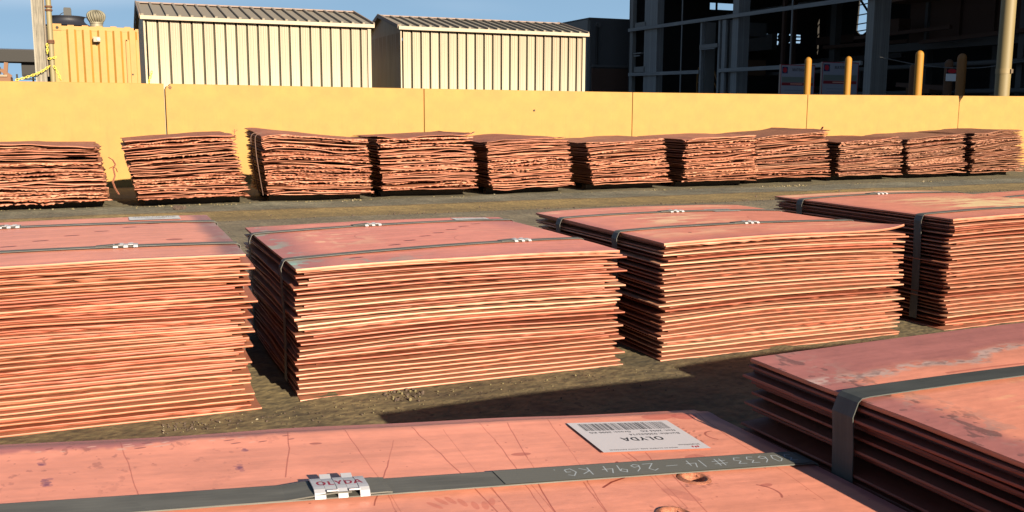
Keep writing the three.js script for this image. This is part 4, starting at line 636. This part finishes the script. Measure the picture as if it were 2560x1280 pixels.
  part('front_wall', box(3.4, 5.4, 0.2, 24.6, 2.7, 0), am, a); part('side_wall', box(0.2, 5.4, 8, 22.85, 2.7, -4), mat(rgb(0.16, 0.155, 0.15), 0.85), a); part('roof', box(3.6, 0.1, 8.2, 24.6, 5.45, -4), am, a); part('skirting', box(3.3, 0.12, 0.1, 24.6, 3.12, 0.16), grey, a); part('lower_wall', box(3.3, 3, 0.1, 24.6, 1.5, 0.17), brown, a); part('downpipe', new THREE.CylinderGeometry(0.06, 0.06, 2, 8).translate(23.2, 4.2, 0.2), black, a); part('flood_light', new THREE.CylinderGeometry(0.13, 0.13, 0.1, 12).rotateX(Math.PI / 2).translate(23.25, 5.15, 0.2), grey, a);  // shading painted in: front wall colour darker, side wall lighter
}
{ // notice boards, bollards, steel pole, small hanging sign
  const board = (label, x, y, w, h, seed, word) => {
    const t = thing('notice_board', label, 'notice board', [x, 0, -20.8], 'white notice boards by the building');
    const tx = canvasTex(512, 640, (c) => { c.fillStyle = '#8b8c98'; c.fillRect(0, 0, 512, 640); c.strokeStyle = '#8a1c28'; c.lineWidth = 10; c.strokeRect(4, 4, 504, 632); c.fillStyle = '#16224f'; c.fillRect(22, 26, 82, 76); c.fillStyle = '#b01e2c'; c.beginPath(); c.arc(62, 64, 30, 0, 7); c.fill(); c.fillStyle = '#222'; c.font = 'bold 44px sans-serif'; c.fillText(word, 170, 74); c.fillStyle = '#68706a'; c.fillRect(22, 140, 468, 60); c.fillStyle = '#7c1420'; c.fillRect(22, 204, 468, 34); c.fillStyle = '#c98'; c.fillRect(150, 214, 180, 12); const R = rng(seed); c.fillStyle = 'rgba(60,60,90,.5)'; for (let i = 0; i < 9; i++) c.fillRect(60 + 20 * R(), 290 + i * 34, 200 + 200 * R(), 5); c.fillStyle = '#5a3030'; c.fillRect(24, 430, 70, 64); c.fillRect(24, 540, 70, 64); });
    part('panel', box(w, h, 0.03, 0, y - h / 2, 0), [steelB, steelB, steelB, steelB, mat(0xffffff, 0.5, 0, { map: tx }), steelB], t); for (const s of [-1, 1]) part('leg', box(0.06, y, 0.05, s * (w / 2 - 0.05), y / 2, -0.05), steelB, t);
  };
  const steelB = mat(rgb(0.25, 0.2, 0.18), 0.7);
  board('white notice board with a red band, the left one, half behind the first bollard', 17.0, 2.06, 1.12, 1.45, 3, 'MATERIAL'); board('white notice board with a red band, the right one, half behind the second bollard', 18.42, 2.16, 1.24, 1.55, 4, 'MATERIAL S');
  const ymLit = mat(rgb(0.38, 0.165, 0.004), 0.7, 0, { map: barrierTex }), ymShade = mat(rgb(0.2, 0.075, 0.006), 0.7), ymDim = mat(rgb(0.09, 0.032, 0.005), 0.8);  // one paint in lit and shaded tones, darkened for bollards standing in shade
  const bollard = (label, x, h, z, r, ym = ymLit) => { const p = [[0, 0], [r, 0], [r, h - r * 1.2]]; for (let k = 1; k <= 8; k++) { const a = (k / 8) * (Math.PI / 2); p.push([r * Math.cos(a), h - r * 1.2 + r * 1.2 * Math.sin(a)]); } const t = thing('bollard', label, 'bollard', [x, 0, z], 'yellow round topped bollards'); part('post', new THREE.LatheGeometry(p.map((q) => new THREE.Vector2(Math.max(q[0], 0.0001), q[1])), 24), ym, t); part('base_plate', new THREE.CylinderGeometry(r * 1.8, r * 1.8, 0.03, 16).translate(0, 0.015, 0), ym, t); };
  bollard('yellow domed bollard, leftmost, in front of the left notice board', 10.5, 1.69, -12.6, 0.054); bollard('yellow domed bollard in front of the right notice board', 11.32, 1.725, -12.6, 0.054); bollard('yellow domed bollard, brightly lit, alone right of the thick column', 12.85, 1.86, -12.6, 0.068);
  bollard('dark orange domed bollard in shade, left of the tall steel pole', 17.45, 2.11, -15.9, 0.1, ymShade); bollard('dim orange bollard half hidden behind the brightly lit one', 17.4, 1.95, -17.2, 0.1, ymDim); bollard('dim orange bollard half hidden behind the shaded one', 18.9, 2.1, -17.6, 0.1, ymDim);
  const pole = thing('tall_steel_pole', 'tall tan steel pole with a clamp, at the right edge behind the wall', 'pole', [14.84, 0, -12.6]); part('tube', new THREE.CylinderGeometry(0.125, 0.125, 6, 24).translate(0, 3, 0), mat(rgb(0.215, 0.16, 0.07), 0.6), pole);
  part('clamp', new THREE.CylinderGeometry(0.132, 0.132, 0.09, 24).translate(0, 1.55, 0), mat(rgb(0.25, 0.18, 0.08), 0.6), pole); part('clamp_bolt', box(0.05, 0.07, 0.05, 0.03, 1.55, 0.13), mat(rgb(0.12, 0.08, 0.05)), pole);
  const sg = thing('danger_sign', 'small red and white sign hanging on a chain right of the bollards', 'sign', [18.36, 0, -17]); const tx = canvasTex(256, 200, (c) => { c.fillStyle = '#e8e8ea'; c.fillRect(0, 0, 256, 200); c.fillStyle = '#1a1416'; c.fillRect(0, 0, 256, 84); c.fillStyle = '#b5202c'; c.beginPath(); c.ellipse(128, 42, 104, 36, 0, 0, 7); c.fill(); });
  part('panel', box(0.34, 0.29, 0.01, 0, 1.7, 0), mat(0xffffff, 0.5, 0, { map: tx }), sg); part('chain', tube([[-2.2, 2.05, 0], [-1, 1.9, 0], [0, 1.86, 0], [1, 1.89, 0], [2.4, 2.08, 0]], 0.012, 30, 5), mat(rgb(0.2, 0.2, 0.2), 0.5, 0.3), sg);
}

renderer.render(scene, camera);
